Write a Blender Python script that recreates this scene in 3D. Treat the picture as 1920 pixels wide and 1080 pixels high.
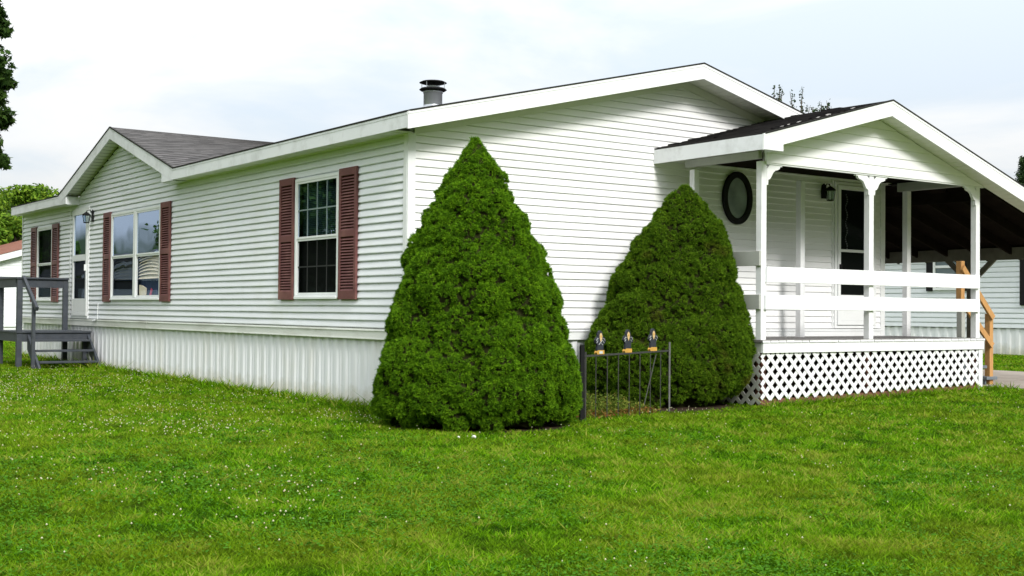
import bpy, math, random
import numpy as np
from mathutils import Vector, Matrix

for o in list(bpy.data.objects):
    bpy.data.objects.remove(o, do_unlink=True)
random.seed(7)
rng = np.random.default_rng(7)
SC = bpy.context.scene
COL = SC.collection
PI = math.pi

# ---------------------------------------------------------------- camera
cam_d = bpy.data.cameras.new('camera')
cam = bpy.data.objects.new('camera', cam_d)
COL.objects.link(cam)
_R = Vector((0.81071765, -0.58536852, 0.00897661))
_U = Vector((-0.01833258, -0.01005845, 0.99978135))
_F = Vector((0.58515024, 0.81070495, 0.01888588))
m = Matrix.Identity(4)
for i in range(3):
    m[i][0] = _R[i]; m[i][1] = _U[i]; m[i][2] = -_F[i]
m[0][3], m[1][3], m[2][3] = -7.20438, -11.99238, 1.16321
cam.matrix_world = m
cam_d.sensor_fit = 'HORIZONTAL'
cam_d.sensor_width = 36.0
cam_d.lens = 2320.77 / 1920 * 36
cam_d.clip_start = 0.05
cam_d.clip_end = 2000
SC.camera = cam
CX, CY = -7.204, -11.992

# ---------------------------------------------------------------- light
SUN_EL = math.radians(36)
SUN_AZ = math.radians(189)            # measured from +Y, clockwise: sun stands towards -Y
sd = Vector((math.sin(SUN_AZ) * math.cos(SUN_EL), math.cos(SUN_AZ) * math.cos(SUN_EL), math.sin(SUN_EL)))
sun_d = bpy.data.lights.new('sun', 'SUN')
sun_d.energy = 3.1
sun_d.angle = math.radians(14)
sun_d.color = (1.0, 0.97, 0.92)
sun = bpy.data.objects.new('sun', sun_d)
COL.objects.link(sun)
sun.rotation_euler = (-sd).to_track_quat('-Z', 'Y').to_euler()
sun.location = sd * 50

world = bpy.data.worlds.new('World')
SC.world = world
world.use_nodes = True
wn, wl = world.node_tree.nodes, world.node_tree.links
wn.clear()
def W(t, **k):
    n = wn.new(t)
    for a, b in k.items(): setattr(n, a, b)
    return n
w_out = W('ShaderNodeOutputWorld')
w_sky = W('ShaderNodeTexSky', sky_type='NISHITA', sun_disc=False)
w_sky.sun_elevation = SUN_EL
w_sky.sun_rotation = SUN_AZ
w_sky.air_density = 1.0; w_sky.dust_density = 3.0; w_sky.ozone_density = 1.0
bg_sky = W('ShaderNodeBackground'); bg_sky.inputs['Strength'].default_value = 0.12
bg_cl = W('ShaderNodeBackground')
tc = W('ShaderNodeTexCoord')
sep = W('ShaderNodeSeparateXYZ')
wl.new(tc.outputs['Generated'], sep.inputs[0])
# overcast luminance: brighter towards the zenith
zc = W('ShaderNodeMath', operation='MAXIMUM'); zc.inputs[1].default_value = 0.0
wl.new(sep.outputs['Z'], zc.inputs[0])
grad = W('ShaderNodeMath', operation='MULTIPLY_ADD'); grad.inputs[1].default_value = 1.9; grad.inputs[2].default_value = 0.80
wl.new(zc.outputs[0], grad.inputs[0])
# clouds: streaked noise in direction space
mp = W('ShaderNodeMapping'); mp.inputs['Scale'].default_value = (1.0, 1.0, 3.2)
wl.new(tc.outputs['Generated'], mp.inputs[0])
nz = W('ShaderNodeTexNoise'); nz.inputs['Scale'].default_value = 2.6; nz.inputs['Detail'].default_value = 7
nz.inputs['Roughness'].default_value = 0.55; nz.inputs['Distortion'].default_value = 0.4
wl.new(mp.outputs[0], nz.inputs['Vector'])
cr = W('ShaderNodeValToRGB')
cr.color_ramp.elements[0].position = 0.34; cr.color_ramp.elements[0].color = (0.83, 0.915, 1.0, 1)
cr.color_ramp.elements[1].position = 0.48; cr.color_ramp.elements[1].color = (0.985, 0.995, 1.0, 1)
wl.new(nz.outputs['Fac'], cr.inputs['Fac'])
wl.new(cr.outputs['Color'], bg_cl.inputs['Color'])
wl.new(grad.outputs[0], bg_cl.inputs['Strength'])
mx = W('ShaderNodeMixShader')
mf = W('ShaderNodeMapRange'); mf.inputs['From Min'].default_value = 0.36; mf.inputs['From Max'].default_value = 0.60
mf.inputs['To Min'].default_value = 0.78; mf.inputs['To Max'].default_value = 0.97
wl.new(nz.outputs['Fac'], mf.inputs['Value'])
wl.new(mf.outputs[0], mx.inputs[0])
wl.new(w_sky.outputs[0], bg_sky.inputs['Color'])
wl.new(bg_sky.outputs[0], mx.inputs[1]); wl.new(bg_cl.outputs[0], mx.inputs[2])
# unseen woods band added to dim low sky light, taller behind the camera
dt = W('ShaderNodeVectorMath', operation='DOT_PRODUCT'); dt.inputs[1].default_value = (-0.55, -0.83, 0.0)
wl.new(tc.outputs['Generated'], dt.inputs[0])
hb = W('ShaderNodeMapRange'); hb.inputs['From Min'].default_value = -0.2; hb.inputs['From Max'].default_value = 0.6
hb.inputs['To Min'].default_value = 0.062; hb.inputs['To Max'].default_value = 0.26
wl.new(dt.outputs['Value'], hb.inputs['Value'])
hn = W('ShaderNodeTexNoise'); hn.inputs['Scale'].default_value = 14.0; hn.inputs['Detail'].default_value = 5
wl.new(tc.outputs['Generated'], hn.inputs['Vector'])
h1 = W('ShaderNodeMath', operation='MULTIPLY_ADD'); h1.inputs[1].default_value = 0.09; h1.inputs[2].default_value = -0.045
wl.new(hn.outputs['Fac'], h1.inputs[0])
h2 = W('ShaderNodeMath', operation='ADD'); wl.new(hb.outputs[0], h2.inputs[0]); wl.new(h1.outputs[0], h2.inputs[1])
h3 = W('ShaderNodeMath', operation='SUBTRACT'); wl.new(sep.outputs['Z'], h3.inputs[0]); wl.new(h2.outputs[0], h3.inputs[1])
h4 = W('ShaderNodeMapRange'); h4.inputs['From Min'].default_value = -0.004; h4.inputs['From Max'].default_value = 0.012
wl.new(h3.outputs[0], h4.inputs['Value'])
bg_w = W('ShaderNodeBackground'); bg_w.inputs['Color'].default_value = (0.10, 0.14, 0.07, 1); bg_w.inputs['Strength'].default_value = 1.0
m2 = W('ShaderNodeMixShader'); wl.new(h4.outputs[0], m2.inputs[0]); wl.new(bg_w.outputs[0], m2.inputs[1]); wl.new(mx.outputs[0], m2.inputs[2])
wl.new(m2.outputs[0], w_out.inputs['Surface'])

vs = SC.view_settings
vs.view_transform = 'Standard'; vs.look = 'None'; vs.gamma = 1.0; vs.exposure = 0.0
vs.use_curve_mapping = False
SC.render.engine = 'CYCLES'
SC.cycles.max_bounces = 8; SC.cycles.diffuse_bounces = 5; SC.cycles.glossy_bounces = 3
SC.cycles.transparent_max_bounces = 8
SC.cycles.use_denoising = True

# ---------------------------------------------------------------- materials
def new_mat(name):
    mt = bpy.data.materials.new(name); mt.use_nodes = True
    nt = mt.node_tree; return mt, nt.nodes, nt.links, nt.nodes['Principled BSDF']

def mat(name, col, rough=0.5, spec=0.4, metal=0.0, var=0.06, scale=6.0, stretch=(1, 1, 1), bump=0.0, bscale=60.0, dirt=None, dirt_amt=0.0, dirt_scale=1.5):
    mt, n, l, b = new_mat(name)
    t = n.new('ShaderNodeTexCoord'); mpn = n.new('ShaderNodeMapping'); mpn.inputs['Scale'].default_value = stretch
    l.new(t.outputs['Object'], mpn.inputs[0])
    ns = n.new('ShaderNodeTexNoise'); ns.inputs['Scale'].default_value = scale; ns.inputs['Detail'].default_value = 6
    l.new(mpn.outputs[0], ns.inputs['Vector'])
    mr = n.new('ShaderNodeMapRange'); mr.inputs['From Min'].default_value = 0.3; mr.inputs['From Max'].default_value = 0.7
    mr.inputs['To Min'].default_value = 1 - var; mr.inputs['To Max'].default_value = 1 + var
    l.new(ns.outputs['Fac'], mr.inputs['Value'])
    mul = n.new('ShaderNodeVectorMath'); mul.operation = 'SCALE'; mul.inputs[0].default_value = col[:3]
    l.new(mr.outputs[0], mul.inputs['Scale'])
    src = mul.outputs[0]
    if dirt:
        n2 = n.new('ShaderNodeTexNoise'); n2.inputs['Scale'].default_value = dirt_scale; n2.inputs['Detail'].default_value = 8; n2.inputs['Roughness'].default_value = 0.65
        l.new(mpn.outputs[0], n2.inputs['Vector'])
        r2 = n.new('ShaderNodeMapRange'); r2.inputs['From Min'].default_value = 0.48; r2.inputs['From Max'].default_value = 0.72
        r2.inputs['To Min'].default_value = 0; r2.inputs['To Max'].default_value = dirt_amt
        l.new(n2.outputs['Fac'], r2.inputs['Value'])
        mm = n.new('ShaderNodeMix'); mm.data_type = 'RGBA'
        l.new(r2.outputs[0], mm.inputs['Factor']); l.new(src, mm.inputs['A']); mm.inputs['B'].default_value = (*dirt, 1)
        src = mm.outputs['Result']
    l.new(src, b.inputs['Base Color'])
    b.inputs['Roughness'].default_value = rough; b.inputs['Specular IOR Level'].default_value = spec; b.inputs['Metallic'].default_value = metal
    if bump:
        n3 = n.new('ShaderNodeTexNoise'); n3.inputs['Scale'].default_value = bscale; n3.inputs['Detail'].default_value = 4
        l.new(mpn.outputs[0], n3.inputs['Vector'])
        bp = n.new('ShaderNodeBump'); bp.inputs['Strength'].default_value = bump; bp.inputs['Distance'].default_value = 0.01
        l.new(n3.outputs['Fac'], bp.inputs['Height']); l.new(bp.outputs[0], b.inputs['Normal'])
    return mt

M = {}
M['siding'] = mat('vinyl_siding', (0.80, 0.825, 0.865), 0.45, 0.35, var=0.03, scale=1.2, bump=0.10, bscale=14, dirt=(0.55, 0.57, 0.44), dirt_amt=0.22, dirt_scale=1.1)
M['siding_end'] = mat('vinyl_siding_end', (0.86, 0.865, 0.875), 0.45, 0.35, var=0.02, scale=1.2, bump=0.08, bscale=14, dirt=(0.6, 0.6, 0.5), dirt_amt=0.10, dirt_scale=0.9)
M['starter'] = mat('starter_band_vinyl', (0.74, 0.76, 0.72), 0.5, 0.3, var=0.04, scale=3, stretch=(1, .25, 1), dirt=(0.36, 0.35, 0.30), dirt_amt=0.6, dirt_scale=3.0)
M['skirt'] = mat('skirting_vinyl', (0.81, 0.83, 0.86), 0.4, 0.4, var=0.04, scale=2, stretch=(1, 1, .35), dirt=(0.55, 0.52, 0.42), dirt_amt=0.35, dirt_scale=2.0)
M['trim'] = mat('white_trim', (0.82, 0.84, 0.85), 0.45, 0.35, var=0.02, scale=3, dirt=(0.5, 0.5, 0.45), dirt_amt=0.18, dirt_scale=2.5)
M['fascia'] = mat('aluminium_fascia', (0.80, 0.82, 0.85), 0.4, 0.4, var=0.03, scale=2, dirt=(0.42, 0.43, 0.42), dirt_amt=0.5, dirt_scale=3.0)
M['paint'] = mat('white_porch_paint', (0.84, 0.85, 0.87), 0.5, 0.3, var=0.025, scale=9, bump=0.12, bscale=40, dirt=(0.5, 0.49, 0.46), dirt_amt=0.22, dirt_scale=5)
M['soffit'] = mat('vented_soffit', (0.74, 0.75, 0.68), 0.5, 0.3, var=0.03, scale=4)
M['gap'] = mat('near_black_board', (0.03, 0.03, 0.028), 0.8, 0.1)  # even near-black for drip edges, roof decks and underfloor wall
M['shutter'] = mat('burgundy_shutter', (0.150, 0.056, 0.054), 0.55, 0.35, var=0.10, scale=5, dirt=(0.34, 0.17, 0.14), dirt_amt=0.45, dirt_scale=4)
M['shutter_dark'] = mat('shutter_recess_shade', (0.06, 0.018, 0.018), 0.8, 0.1)  # darker copy of the shutter colour, puts shade behind the louvres
M['blackmetal'] = mat('black_metal', (0.012, 0.012, 0.013), 0.6, 0.12)
M['greymetal'] = mat('galvanised_metal', (0.42, 0.45, 0.48), 0.38, 0.5, metal=0.7, var=0.1, scale=8)
M['ironrod'] = mat('grey_iron_rod', (0.055, 0.055, 0.052), 0.5, 0.4, metal=0.3, var=.2, scale=20)
M['deckgrey'] = mat('slate_grey_deck_paint', (0.050, 0.058, 0.072), 0.55, 0.35, var=0.15, scale=8, dirt=(0.10, 0.10, 0.10), dirt_amt=0.4, dirt_scale=9)
M['deckboard'] = mat('weathered_deck_board', (0.20, 0.19, 0.185), 0.7, 0.25, var=0.2, scale=10, stretch=(4, .4, 1))
M['freshwood'] = mat('new_orange_lumber', (0.50, 0.27, 0.10), 0.6, 0.3, var=0.15, scale=14, stretch=(3, 3, .5))
M['redboard'] = mat('red_brown_board', (0.20, 0.085, 0.065), 0.75, 0.2, var=0.25, scale=12)
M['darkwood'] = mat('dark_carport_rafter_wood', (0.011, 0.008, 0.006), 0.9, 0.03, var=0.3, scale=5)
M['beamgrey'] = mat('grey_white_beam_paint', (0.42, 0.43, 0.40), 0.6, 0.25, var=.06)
M['beam_shaded'] = mat('shaded_grey_beam', (0.16, 0.155, 0.13), 0.7, 0.15, var=.15, scale=5)  # carport timber darkened in its colour to stand in for roof shade
M['pale'] = mat('pale_shingle_underside', (.24, .23, .22), .8)
M['oldrod'] = mat('dull_grey_post', (0.15, 0.15, 0.15), .6, .3, metal=.2, var=.2, scale=15)
M['interior'] = mat('dim_room_wall', (0.05, 0.05, 0.05), 0.9, 0.1)
M['curtain'] = mat('cream_window_shade', (0.74, 0.66, 0.52), 0.8, 0.2, var=0.04)
M['lace'] = mat('white_valance', (0.75, 0.76, 0.76), 0.8, 0.2)
M['blind'] = mat('teal_grey_blind', (0.07, 0.14, 0.14), 0.7, 0.2, var=0.1)
M['navy'] = mat('navy_cloth', (0.03, 0.05, 0.11), 0.8, 0.2, var=.3, scale=12)
M['pink'] = mat('pink_ornament', (0.5, 0.06, 0.14), 0.5)
M['screen'] = mat('insect_screen', (0.014, 0.015, 0.015), 0.7, 0.15)
M['muntin'] = mat('grey_muntin', (0.22, 0.28, 0.28), 0.5)
M['muntin_dim'] = mat('screened_muntin', (0.020, 0.022, 0.022), 0.6)
M['white_stone'] = mat('white_stone', (0.75, 0.75, 0.7), 0.8)
M['roofred'] = mat('rusty_red_roof', (0.22, 0.085, 0.05), 0.7, 0.2, var=0.2)
M['siding_far'] = mat('neighbour_siding', (0.72, 0.76, 0.79), 0.5, 0.3, var=0.02)
M['siding_white'] = mat('neighbour_white_siding', (0.80, 0.83, 0.86), 0.5, 0.3, var=0.02)
M['soil'] = mat('dark_soil', (0.045, 0.03, 0.02), 0.95, 0.1, var=0.3)
M['bird_dark'] = mat('bird_charcoal_paint', (0.028, 0.032, 0.042), 0.6, 0.3, var=.25, scale=30)
M['bird_line'] = mat('bird_white_lines', (0.55, 0.57, 0.58), 0.6)
M['bird_face'] = mat('bird_cream_paint', (0.62, 0.45, 0.22), 0.6)
M['bird_orange'] = mat('bird_orange_paint', (0.55, 0.31, 0.06), 0.6, var=.15, scale=25)
M['bark'] = mat('bark', (0.09, 0.07, 0.055), 0.9, 0.1, var=0.3, scale=8, stretch=(1, 1, .2), bump=.4, bscale=20)

def stain_low(mt_, col, z0, z1, amt):
    """soil splash and algae with a ragged upper edge along the foot of a wall"""
    n, l = mt_.node_tree.nodes, mt_.node_tree.links; b = n['Principled BSDF']
    src = b.inputs['Base Color'].links[0].from_socket
    t = n.new('ShaderNodeTexCoord'); sp = n.new('ShaderNodeSeparateXYZ'); l.new(t.outputs['Object'], sp.inputs[0])
    ns = n.new('ShaderNodeTexNoise'); ns.inputs['Scale'].default_value = 5; ns.inputs['Detail'].default_value = 8; ns.inputs['Roughness'].default_value = .7
    l.new(t.outputs['Object'], ns.inputs['Vector'])
    a = n.new('ShaderNodeMath'); a.operation = 'MULTIPLY_ADD'; a.inputs[1].default_value = -.45; l.new(ns.outputs['Fac'], a.inputs[0]); l.new(sp.outputs['Z'], a.inputs[2])
    mr = n.new('ShaderNodeMapRange'); mr.inputs['From Min'].default_value = z0-.22; mr.inputs['From Max'].default_value = z1-.22; mr.inputs['To Min'].default_value = amt; mr.inputs['To Max'].default_value = 0
    l.new(a.outputs[0], mr.inputs['Value'])
    mm = n.new('ShaderNodeMix'); mm.data_type = 'RGBA'; mm.inputs['B'].default_value = (*col, 1)
    l.new(mr.outputs[0], mm.inputs['Factor']); l.new(src, mm.inputs['A']); l.new(mm.outputs['Result'], b.inputs['Base Color'])
stain_low(M['skirt'], (0.40, 0.38, 0.24), .0, .26, .75)

def shingle_mat(name, c1, c2):
    mt, n, l, b = new_mat(name)
    t = n.new('ShaderNodeTexCoord')
    ns = n.new('ShaderNodeTexNoise'); ns.inputs['Scale'].default_value = 3.2; ns.inputs['Detail'].default_value = 3
    n2 = n.new('ShaderNodeTexNoise'); n2.inputs['Scale'].default_value = 220; n2.inputs['Detail'].default_value = 2
    l.new(t.outputs['Object'], ns.inputs['Vector']); l.new(t.outputs['Object'], n2.inputs['Vector'])
    at = n.new('ShaderNodeAttribute'); at.attribute_name = 'rnd'
    ad = n.new('ShaderNodeMath'); ad.operation = 'ADD'; l.new(ns.outputs['Fac'], ad.inputs[0]); l.new(n2.outputs['Fac'], ad.inputs[1])
    a2 = n.new('ShaderNodeMath'); a2.operation = 'MULTIPLY_ADD'; a2.inputs[1].default_value = 0.55; l.new(at.outputs['Fac'], a2.inputs[0]); l.new(ad.outputs[0], a2.inputs[2])
    mr = n.new('ShaderNodeMapRange'); mr.inputs['From Min'].default_value = 0.75; mr.inputs['From Max'].default_value = 1.8
    l.new(a2.outputs[0], mr.inputs['Value'])
    mm = n.new('ShaderNodeMix'); mm.data_type = 'RGBA'; mm.inputs['A'].default_value = (*c1, 1); mm.inputs['B'].default_value = (*c2, 1)
    l.new(mr.outputs[0], mm.inputs['Factor']); l.new(mm.outputs['Result'], b.inputs['Base Color'])
    b.inputs['Roughness'].default_value = 0.9; b.inputs['Specular IOR Level'].default_value = 0.15
    return mt
M['shingle'] = shingle_mat('asphalt_shingle', (0.054, 0.053, 0.054), (0.138, 0.133, 0.133))
M['shingle_dark'] = shingle_mat('dark_asphalt_shingle', (0.022, 0.021, 0.023), (0.062, 0.056, 0.056))

def glass_mat(name, ior=.3, tint=(0.8, 0.86, 0.86), edge=1.0):
    """thin pane: ior is the share mirrored straight on, rising to 1 at grazing angles"""
    mt = bpy.data.materials.new(name); mt.use_nodes = True
    n, l = mt.node_tree.nodes, mt.node_tree.links; n.clear()
    out = n.new('ShaderNodeOutputMaterial'); mxs = n.new('ShaderNodeMixShader'); lw = n.new('ShaderNodeLayerWeight'); lw.inputs['Blend'].default_value = 0.5
    pw = n.new('ShaderNodeMath'); pw.operation = 'POWER'; pw.inputs[1].default_value = 3.5; l.new(lw.outputs['Facing'], pw.inputs[0])
    fr = n.new('ShaderNodeMath'); fr.operation = 'MULTIPLY_ADD'; fr.inputs[1].default_value = (1-ior)*edge; fr.inputs[2].default_value = ior; l.new(pw.outputs[0], fr.inputs[0])
    tr = n.new('ShaderNodeBsdfTransparent'); tr.inputs['Color'].default_value = (*tint, 1)
    gl = n.new('ShaderNodeBsdfGlossy'); gl.inputs['Roughness'].default_value = 0.0; gl.inputs['Color'].default_value = (0.60, 0.76, 1.0, 1)  # mirror tinted blue to stand in for bluer sky in the reflections
    t = n.new('ShaderNodeTexCoord'); ns = n.new('ShaderNodeTexNoise'); ns.inputs['Scale'].default_value = 1.6; ns.inputs['Detail'].default_value = 0.5
    bp = n.new('ShaderNodeBump'); bp.inputs['Strength'].default_value = 0.06; bp.inputs['Distance'].default_value = 0.05
    l.new(t.outputs['Object'], ns.inputs['Vector']); l.new(ns.outputs['Fac'], bp.inputs['Height']); l.new(bp.outputs[0], gl.inputs['Normal'])
    l.new(fr.outputs[0], mxs.inputs[0]); l.new(tr.outputs[0], mxs.inputs[1]); l.new(gl.outputs[0], mxs.inputs[2]); l.new(mxs.outputs[0], out.inputs['Surface'])
    return mt
M['glass'] = glass_mat('window_glass', .40, (.7, .78, .78))
M['glass_dim'] = glass_mat('screened_glass', .008, (0.55, 0.57, 0.57), .22)
M['glass_clear'] = glass_mat('clear_pane', .02, (.97, .98, .98), .25)
M['lampglass'] = glass_mat('lantern_glass', .06)

def leaf_mat(name, stops, rough=0.6, trans=0.25, patch=None, patch_scale=0.35):
    """colour from a per-leaf random value, plus an optional second hue in large patches"""
    mt, n, l, b = new_mat(name)
    at = n.new('ShaderNodeAttribute'); at.attribute_name = 'rnd'
    r = n.new('ShaderNodeValToRGB'); els = r.color_ramp.elements
    els[0].position = stops[0][0]; els[0].color = (*stops[0][1], 1)
    els[1].position = stops[-1][0]; els[1].color = (*stops[-1][1], 1)
    for p_, c_ in stops[1:-1]:
        e = els.new(p_); e.color = (*c_, 1)
    l.new(at.outputs['Fac'], r.inputs['Fac'])
    src = r.outputs['Color']
    if patch:
        lo_, hi_ = (0.42, 0.66) if patch_scale < 1.5 else (0.60, 0.72)
        t = n.new('ShaderNodeTexCoord'); ns = n.new('ShaderNodeTexNoise'); ns.inputs['Scale'].default_value = patch_scale; ns.inputs['Detail'].default_value = 5
        l.new(t.outputs['Object'], ns.inputs['Vector'])
        mr = n.new('ShaderNodeMapRange'); mr.inputs['From Min'].default_value = lo_; mr.inputs['From Max'].default_value = hi_
        mr.inputs['To Max'].default_value = patch[1]
        l.new(ns.outputs['Fac'], mr.inputs['Value'])
        mm = n.new('ShaderNodeMix'); mm.data_type = 'RGBA'; mm.inputs['B'].default_value = (*patch[0], 1)
        l.new(mr.outputs[0], mm.inputs['Factor']); l.new(src, mm.inputs['A']); src = mm.outputs['Result']
    l.new(src, b.inputs['Base Color'])
    b.inputs['Roughness'].default_value = rough; b.inputs['Specular IOR Level'].default_value = 0.03
    if trans:
        out = n['Material Output']; tl = n.new('ShaderNodeBsdfTranslucent'); mxs = n.new('ShaderNodeMixShader'); mxs.inputs[0].default_value = trans
        l.new(src, tl.inputs['Color']); l.new(b.outputs[0], mxs.inputs[1]); l.new(tl.outputs[0], mxs.inputs[2]); l.new(mxs.outputs[0], out.inputs['Surface'])
    return mt
M['spruce'] = leaf_mat('spruce_needles', [(0, (0.028, 0.074, 0.006)), (0.5, (0.095, 0.221, 0.009)), (1, (0.213, 0.395, 0.014))], trans=0.18)
M['spruce_b'] = leaf_mat('spruce_needles_older', [(0, (0.032, 0.068, 0.007)), (0.5, (0.088, 0.180, 0.010)), (0.93, (0.169, 0.288, 0.017)), (1, (0.200, 0.153, 0.033))], trans=0.18, patch=((0.157, 0.114, 0.028), 0.8), patch_scale=1.7)
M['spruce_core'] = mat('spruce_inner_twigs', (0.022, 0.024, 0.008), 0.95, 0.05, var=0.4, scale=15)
M['grass'] = leaf_mat('grass_blades', [(0, (0.022, 0.068, 0.003)), (0.25, (0.053, 0.152, 0.003)), (0.6, (0.107, 0.261, 0.004)), (0.9, (0.172, 0.351, 0.005)), (1, (0.258, 0.294, 0.045))], trans=0.3, patch=((0.181, 0.209, 0.013), 0.42), patch_scale=1.1)
M['clover_leaf'] = leaf_mat('clover_leaves', [(0, (0.033, 0.119, 0.007)), (1, (0.081, 0.213, 0.013))], trans=0.2)
M['clover'] = leaf_mat('clover_flowers', [(0, (0.46, 0.46, 0.26)), (0.8, (0.62, 0.60, 0.44)), (1, (0.50, 0.34, 0.18))], trans=0.1)
M['maple'] = leaf_mat('maple_leaves', [(0, (0.018, 0.045, 0.012)), (1, (0.07, 0.13, 0.025))], trans=0.3)
M['forest'] = leaf_mat('forest_leaves', [(0, (0.045, 0.106, 0.011)), (0.6, (0.128, 0.239, 0.020)), (1, (0.229, 0.332, 0.034))], trans=0.3)
M['forest_dark'] = leaf_mat('dark_forest_leaves', [(0, (0.027, 0.072, 0.013)), (1, (0.099, 0.198, 0.027))], trans=0.25)  # darker green leaves for some of the background trees
M['conifer'] = leaf_mat('conifer_needles', [(0, (0.012, 0.03, 0.012)), (1, (0.05, 0.085, 0.03))], trans=0.1)
M['weed'] = leaf_mat('weed_leaves', [(0, (0.05, 0.10, 0.012)), (0.5, (0.15, 0.19, 0.03)), (0.8, (0.26, 0.19, 0.045)), (1, (0.22, 0.075, 0.03))], trans=0.2)

# ground
mt, n, l, b = new_mat('lawn_ground')
t = n.new('ShaderNodeTexCoord')
n1 = n.new('ShaderNodeTexNoise'); n1.inputs['Scale'].default_value = 0.45; n1.inputs['Detail'].default_value = 5
n2 = n.new('ShaderNodeTexNoise'); n2.inputs['Scale'].default_value = 34; n2.inputs['Detail'].default_value = 6
l.new(t.outputs['Object'], n1.inputs['Vector']); l.new(t.outputs['Object'], n2.inputs['Vector'])
r1 = n.new('ShaderNodeValToRGB'); r1.color_ramp.elements[0].position = .4; r1.color_ramp.elements[0].color = (0.06, 0.13, 0.006, 1); r1.color_ramp.elements[1].position = .66; r1.color_ramp.elements[1].color = (0.115, 0.145, 0.010, 1)
r2 = n.new('ShaderNodeValToRGB'); r2.color_ramp.elements[0].position = .35; r2.color_ramp.elements[0].color = (.35, .35, .3, 1); r2.color_ramp.elements[1].position = .7; r2.color_ramp.elements[1].color = (1.3, 1.3, 1.2, 1)
l.new(n1.outputs['Fac'], r1.inputs['Fac']); l.new(n2.outputs['Fac'], r2.inputs['Fac'])
mm = n.new('ShaderNodeMix'); mm.data_type = 'RGBA'; mm.blend_type = 'MULTIPLY'; mm.inputs['Factor'].default_value = 1
l.new(r1.outputs[0], mm.inputs['A']); l.new(r2.outputs[0], mm.inputs['B']); l.new(mm.outputs['Result'], b.inputs['Base Color'])
b.inputs['Roughness'].default_value = .95; b.inputs['Specular IOR Level'].default_value = .05
M['lawn'] = mt
M['concrete'] = mat('driveway_concrete', (0.33, 0.29, 0.25), 0.9, 0.15, var=0.15, scale=3, bump=0.2, bscale=30, dirt=(0.2, 0.17, 0.14), dirt_amt=.5)
M['stepconcrete'] = mat('blue_grey_step_paint', (0.16, 0.185, 0.21), 0.7, 0.2, var=0.15, scale=8)

# ---------------------------------------------------------------- mesh helpers
class MB:
    def __init__(s): s.v = []; s.f = []; s.r = None
    def box(s, x0, x1, y0, y1, z0, z1):
        k = len(s.v)
        s.v += [(x0, y0, z0), (x1, y0, z0), (x1, y1, z0), (x0, y1, z0), (x0, y0, z1), (x1, y0, z1), (x1, y1, z1), (x0, y1, z1)]
        s.f += [(k, k+3, k+2, k+1), (k+4, k+5, k+6, k+7), (k, k+1, k+5, k+4), (k+1, k+2, k+6, k+5), (k+2, k+3, k+7, k+6), (k+3, k, k+4, k+7)]
        return s
    def quad(s, a, b, c, d):
        k = len(s.v); s.v += [tuple(a), tuple(b), tuple(c), tuple(d)]; s.f.append((k, k+1, k+2, k+3)); return s
    def prism(s, pts, off):
        """closed prism: polygon pts (3-D) swept by vector off"""
        k = len(s.v); n_ = len(pts); off = Vector(off)
        s.v += [tuple(p) for p in pts] + [tuple(Vector(p) + off) for p in pts]
        s.f.append(tuple(range(k, k+n_))); s.f.append(tuple(range(k+2*n_-1, k+n_-1, -1)))
        for i in range(n_):
            j = (i+1) % n_; s.f.append((k+i, k+j, k+n_+j, k+n_+i))
        return s
    def bar(s, a, b, w, h, up=(0, 0, 1)):
        a = Vector(a); b = Vector(b); d = (b-a).normalized(); up = Vector(up)
        sx = d.cross(up).normalized(); sy = sx.cross(d).normalized()
        c = [sx*w/2+sy*h/2, sx*w/2-sy*h/2, -sx*w/2-sy*h/2, -sx*w/2+sy*h/2]
        return s.prism([a+q for q in c], b-a)
    def tube(s, pts, rad, seg=8):
        pts = [Vector(p) for p in pts]
        if not hasattr(rad, '__len__'): rad = [rad]*len(pts)
        k = len(s.v)
        for i, p in enumerate(pts):
            d = (pts[min(i+1, len(pts)-1)] - pts[max(i-1, 0)]).normalized()
            a = d.cross(Vector((0, 0, 1)) if abs(d.z) < .95 else Vector((1, 0, 0))).normalized(); b_ = d.cross(a)
            for j in range(seg):
                t_ = 2*PI*j/seg; s.v.append(tuple(p + (a*math.cos(t_)+b_*math.sin(t_))*rad[i]))
        for i in range(len(pts)-1):
            for j in range(seg):
                q = (j+1) % seg; s.f.append((k+i*seg+j, k+i*seg+q, k+(i+1)*seg+q, k+(i+1)*seg+j))
        s.f.append(tuple(range(k+seg-1, k-1, -1))); e = k+(len(pts)-1)*seg; s.f.append(tuple(range(e, e+seg)))
        return s
    def lathe(s, c, prof, seg=24):
        k = len(s.v)
        for r_, z_ in prof:
            for j in range(seg):
                t_ = 2*PI*j/seg; s.v.append((c[0]+r_*math.cos(t_), c[1]+r_*math.sin(t_), c[2]+z_))
        for i in range(len(prof)-1):
            for j in range(seg):
                q = (j+1) % seg; s.f.append((k+i*seg+j, k+i*seg+q, k+(i+1)*seg+q, k+(i+1)*seg+j))
        return s
    def build(s, name, material, parent=None, smooth=False, bevel=0.0, rnd=False):
        org = Vector((0, 0, 0))
        q = parent
        while q is not None:
            org += q.location; q = q.parent
        me = bpy.data.meshes.new(name)
        me.from_pydata([(x-org.x, y-org.y, z-org.z) for x, y, z in s.v], [], s.f)
        me.materials.append(material)
        if smooth: me.polygons.foreach_set('use_smooth', [True]*len(me.polygons))
        if rnd:
            at = me.attributes.new('rnd', 'FLOAT', 'FACE'); at.data.foreach_set('value', rng.random(len(s.f)).astype(np.float32))
        me.update()
        o = bpy.data.objects.new(name, me); COL.objects.link(o)
        if parent: o.parent = parent
        if bevel:
            md = o.modifiers.new('bevel', 'BEVEL'); md.width = bevel; md.segments = 2; md.limit_method = 'ANGLE'
        return o

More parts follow.
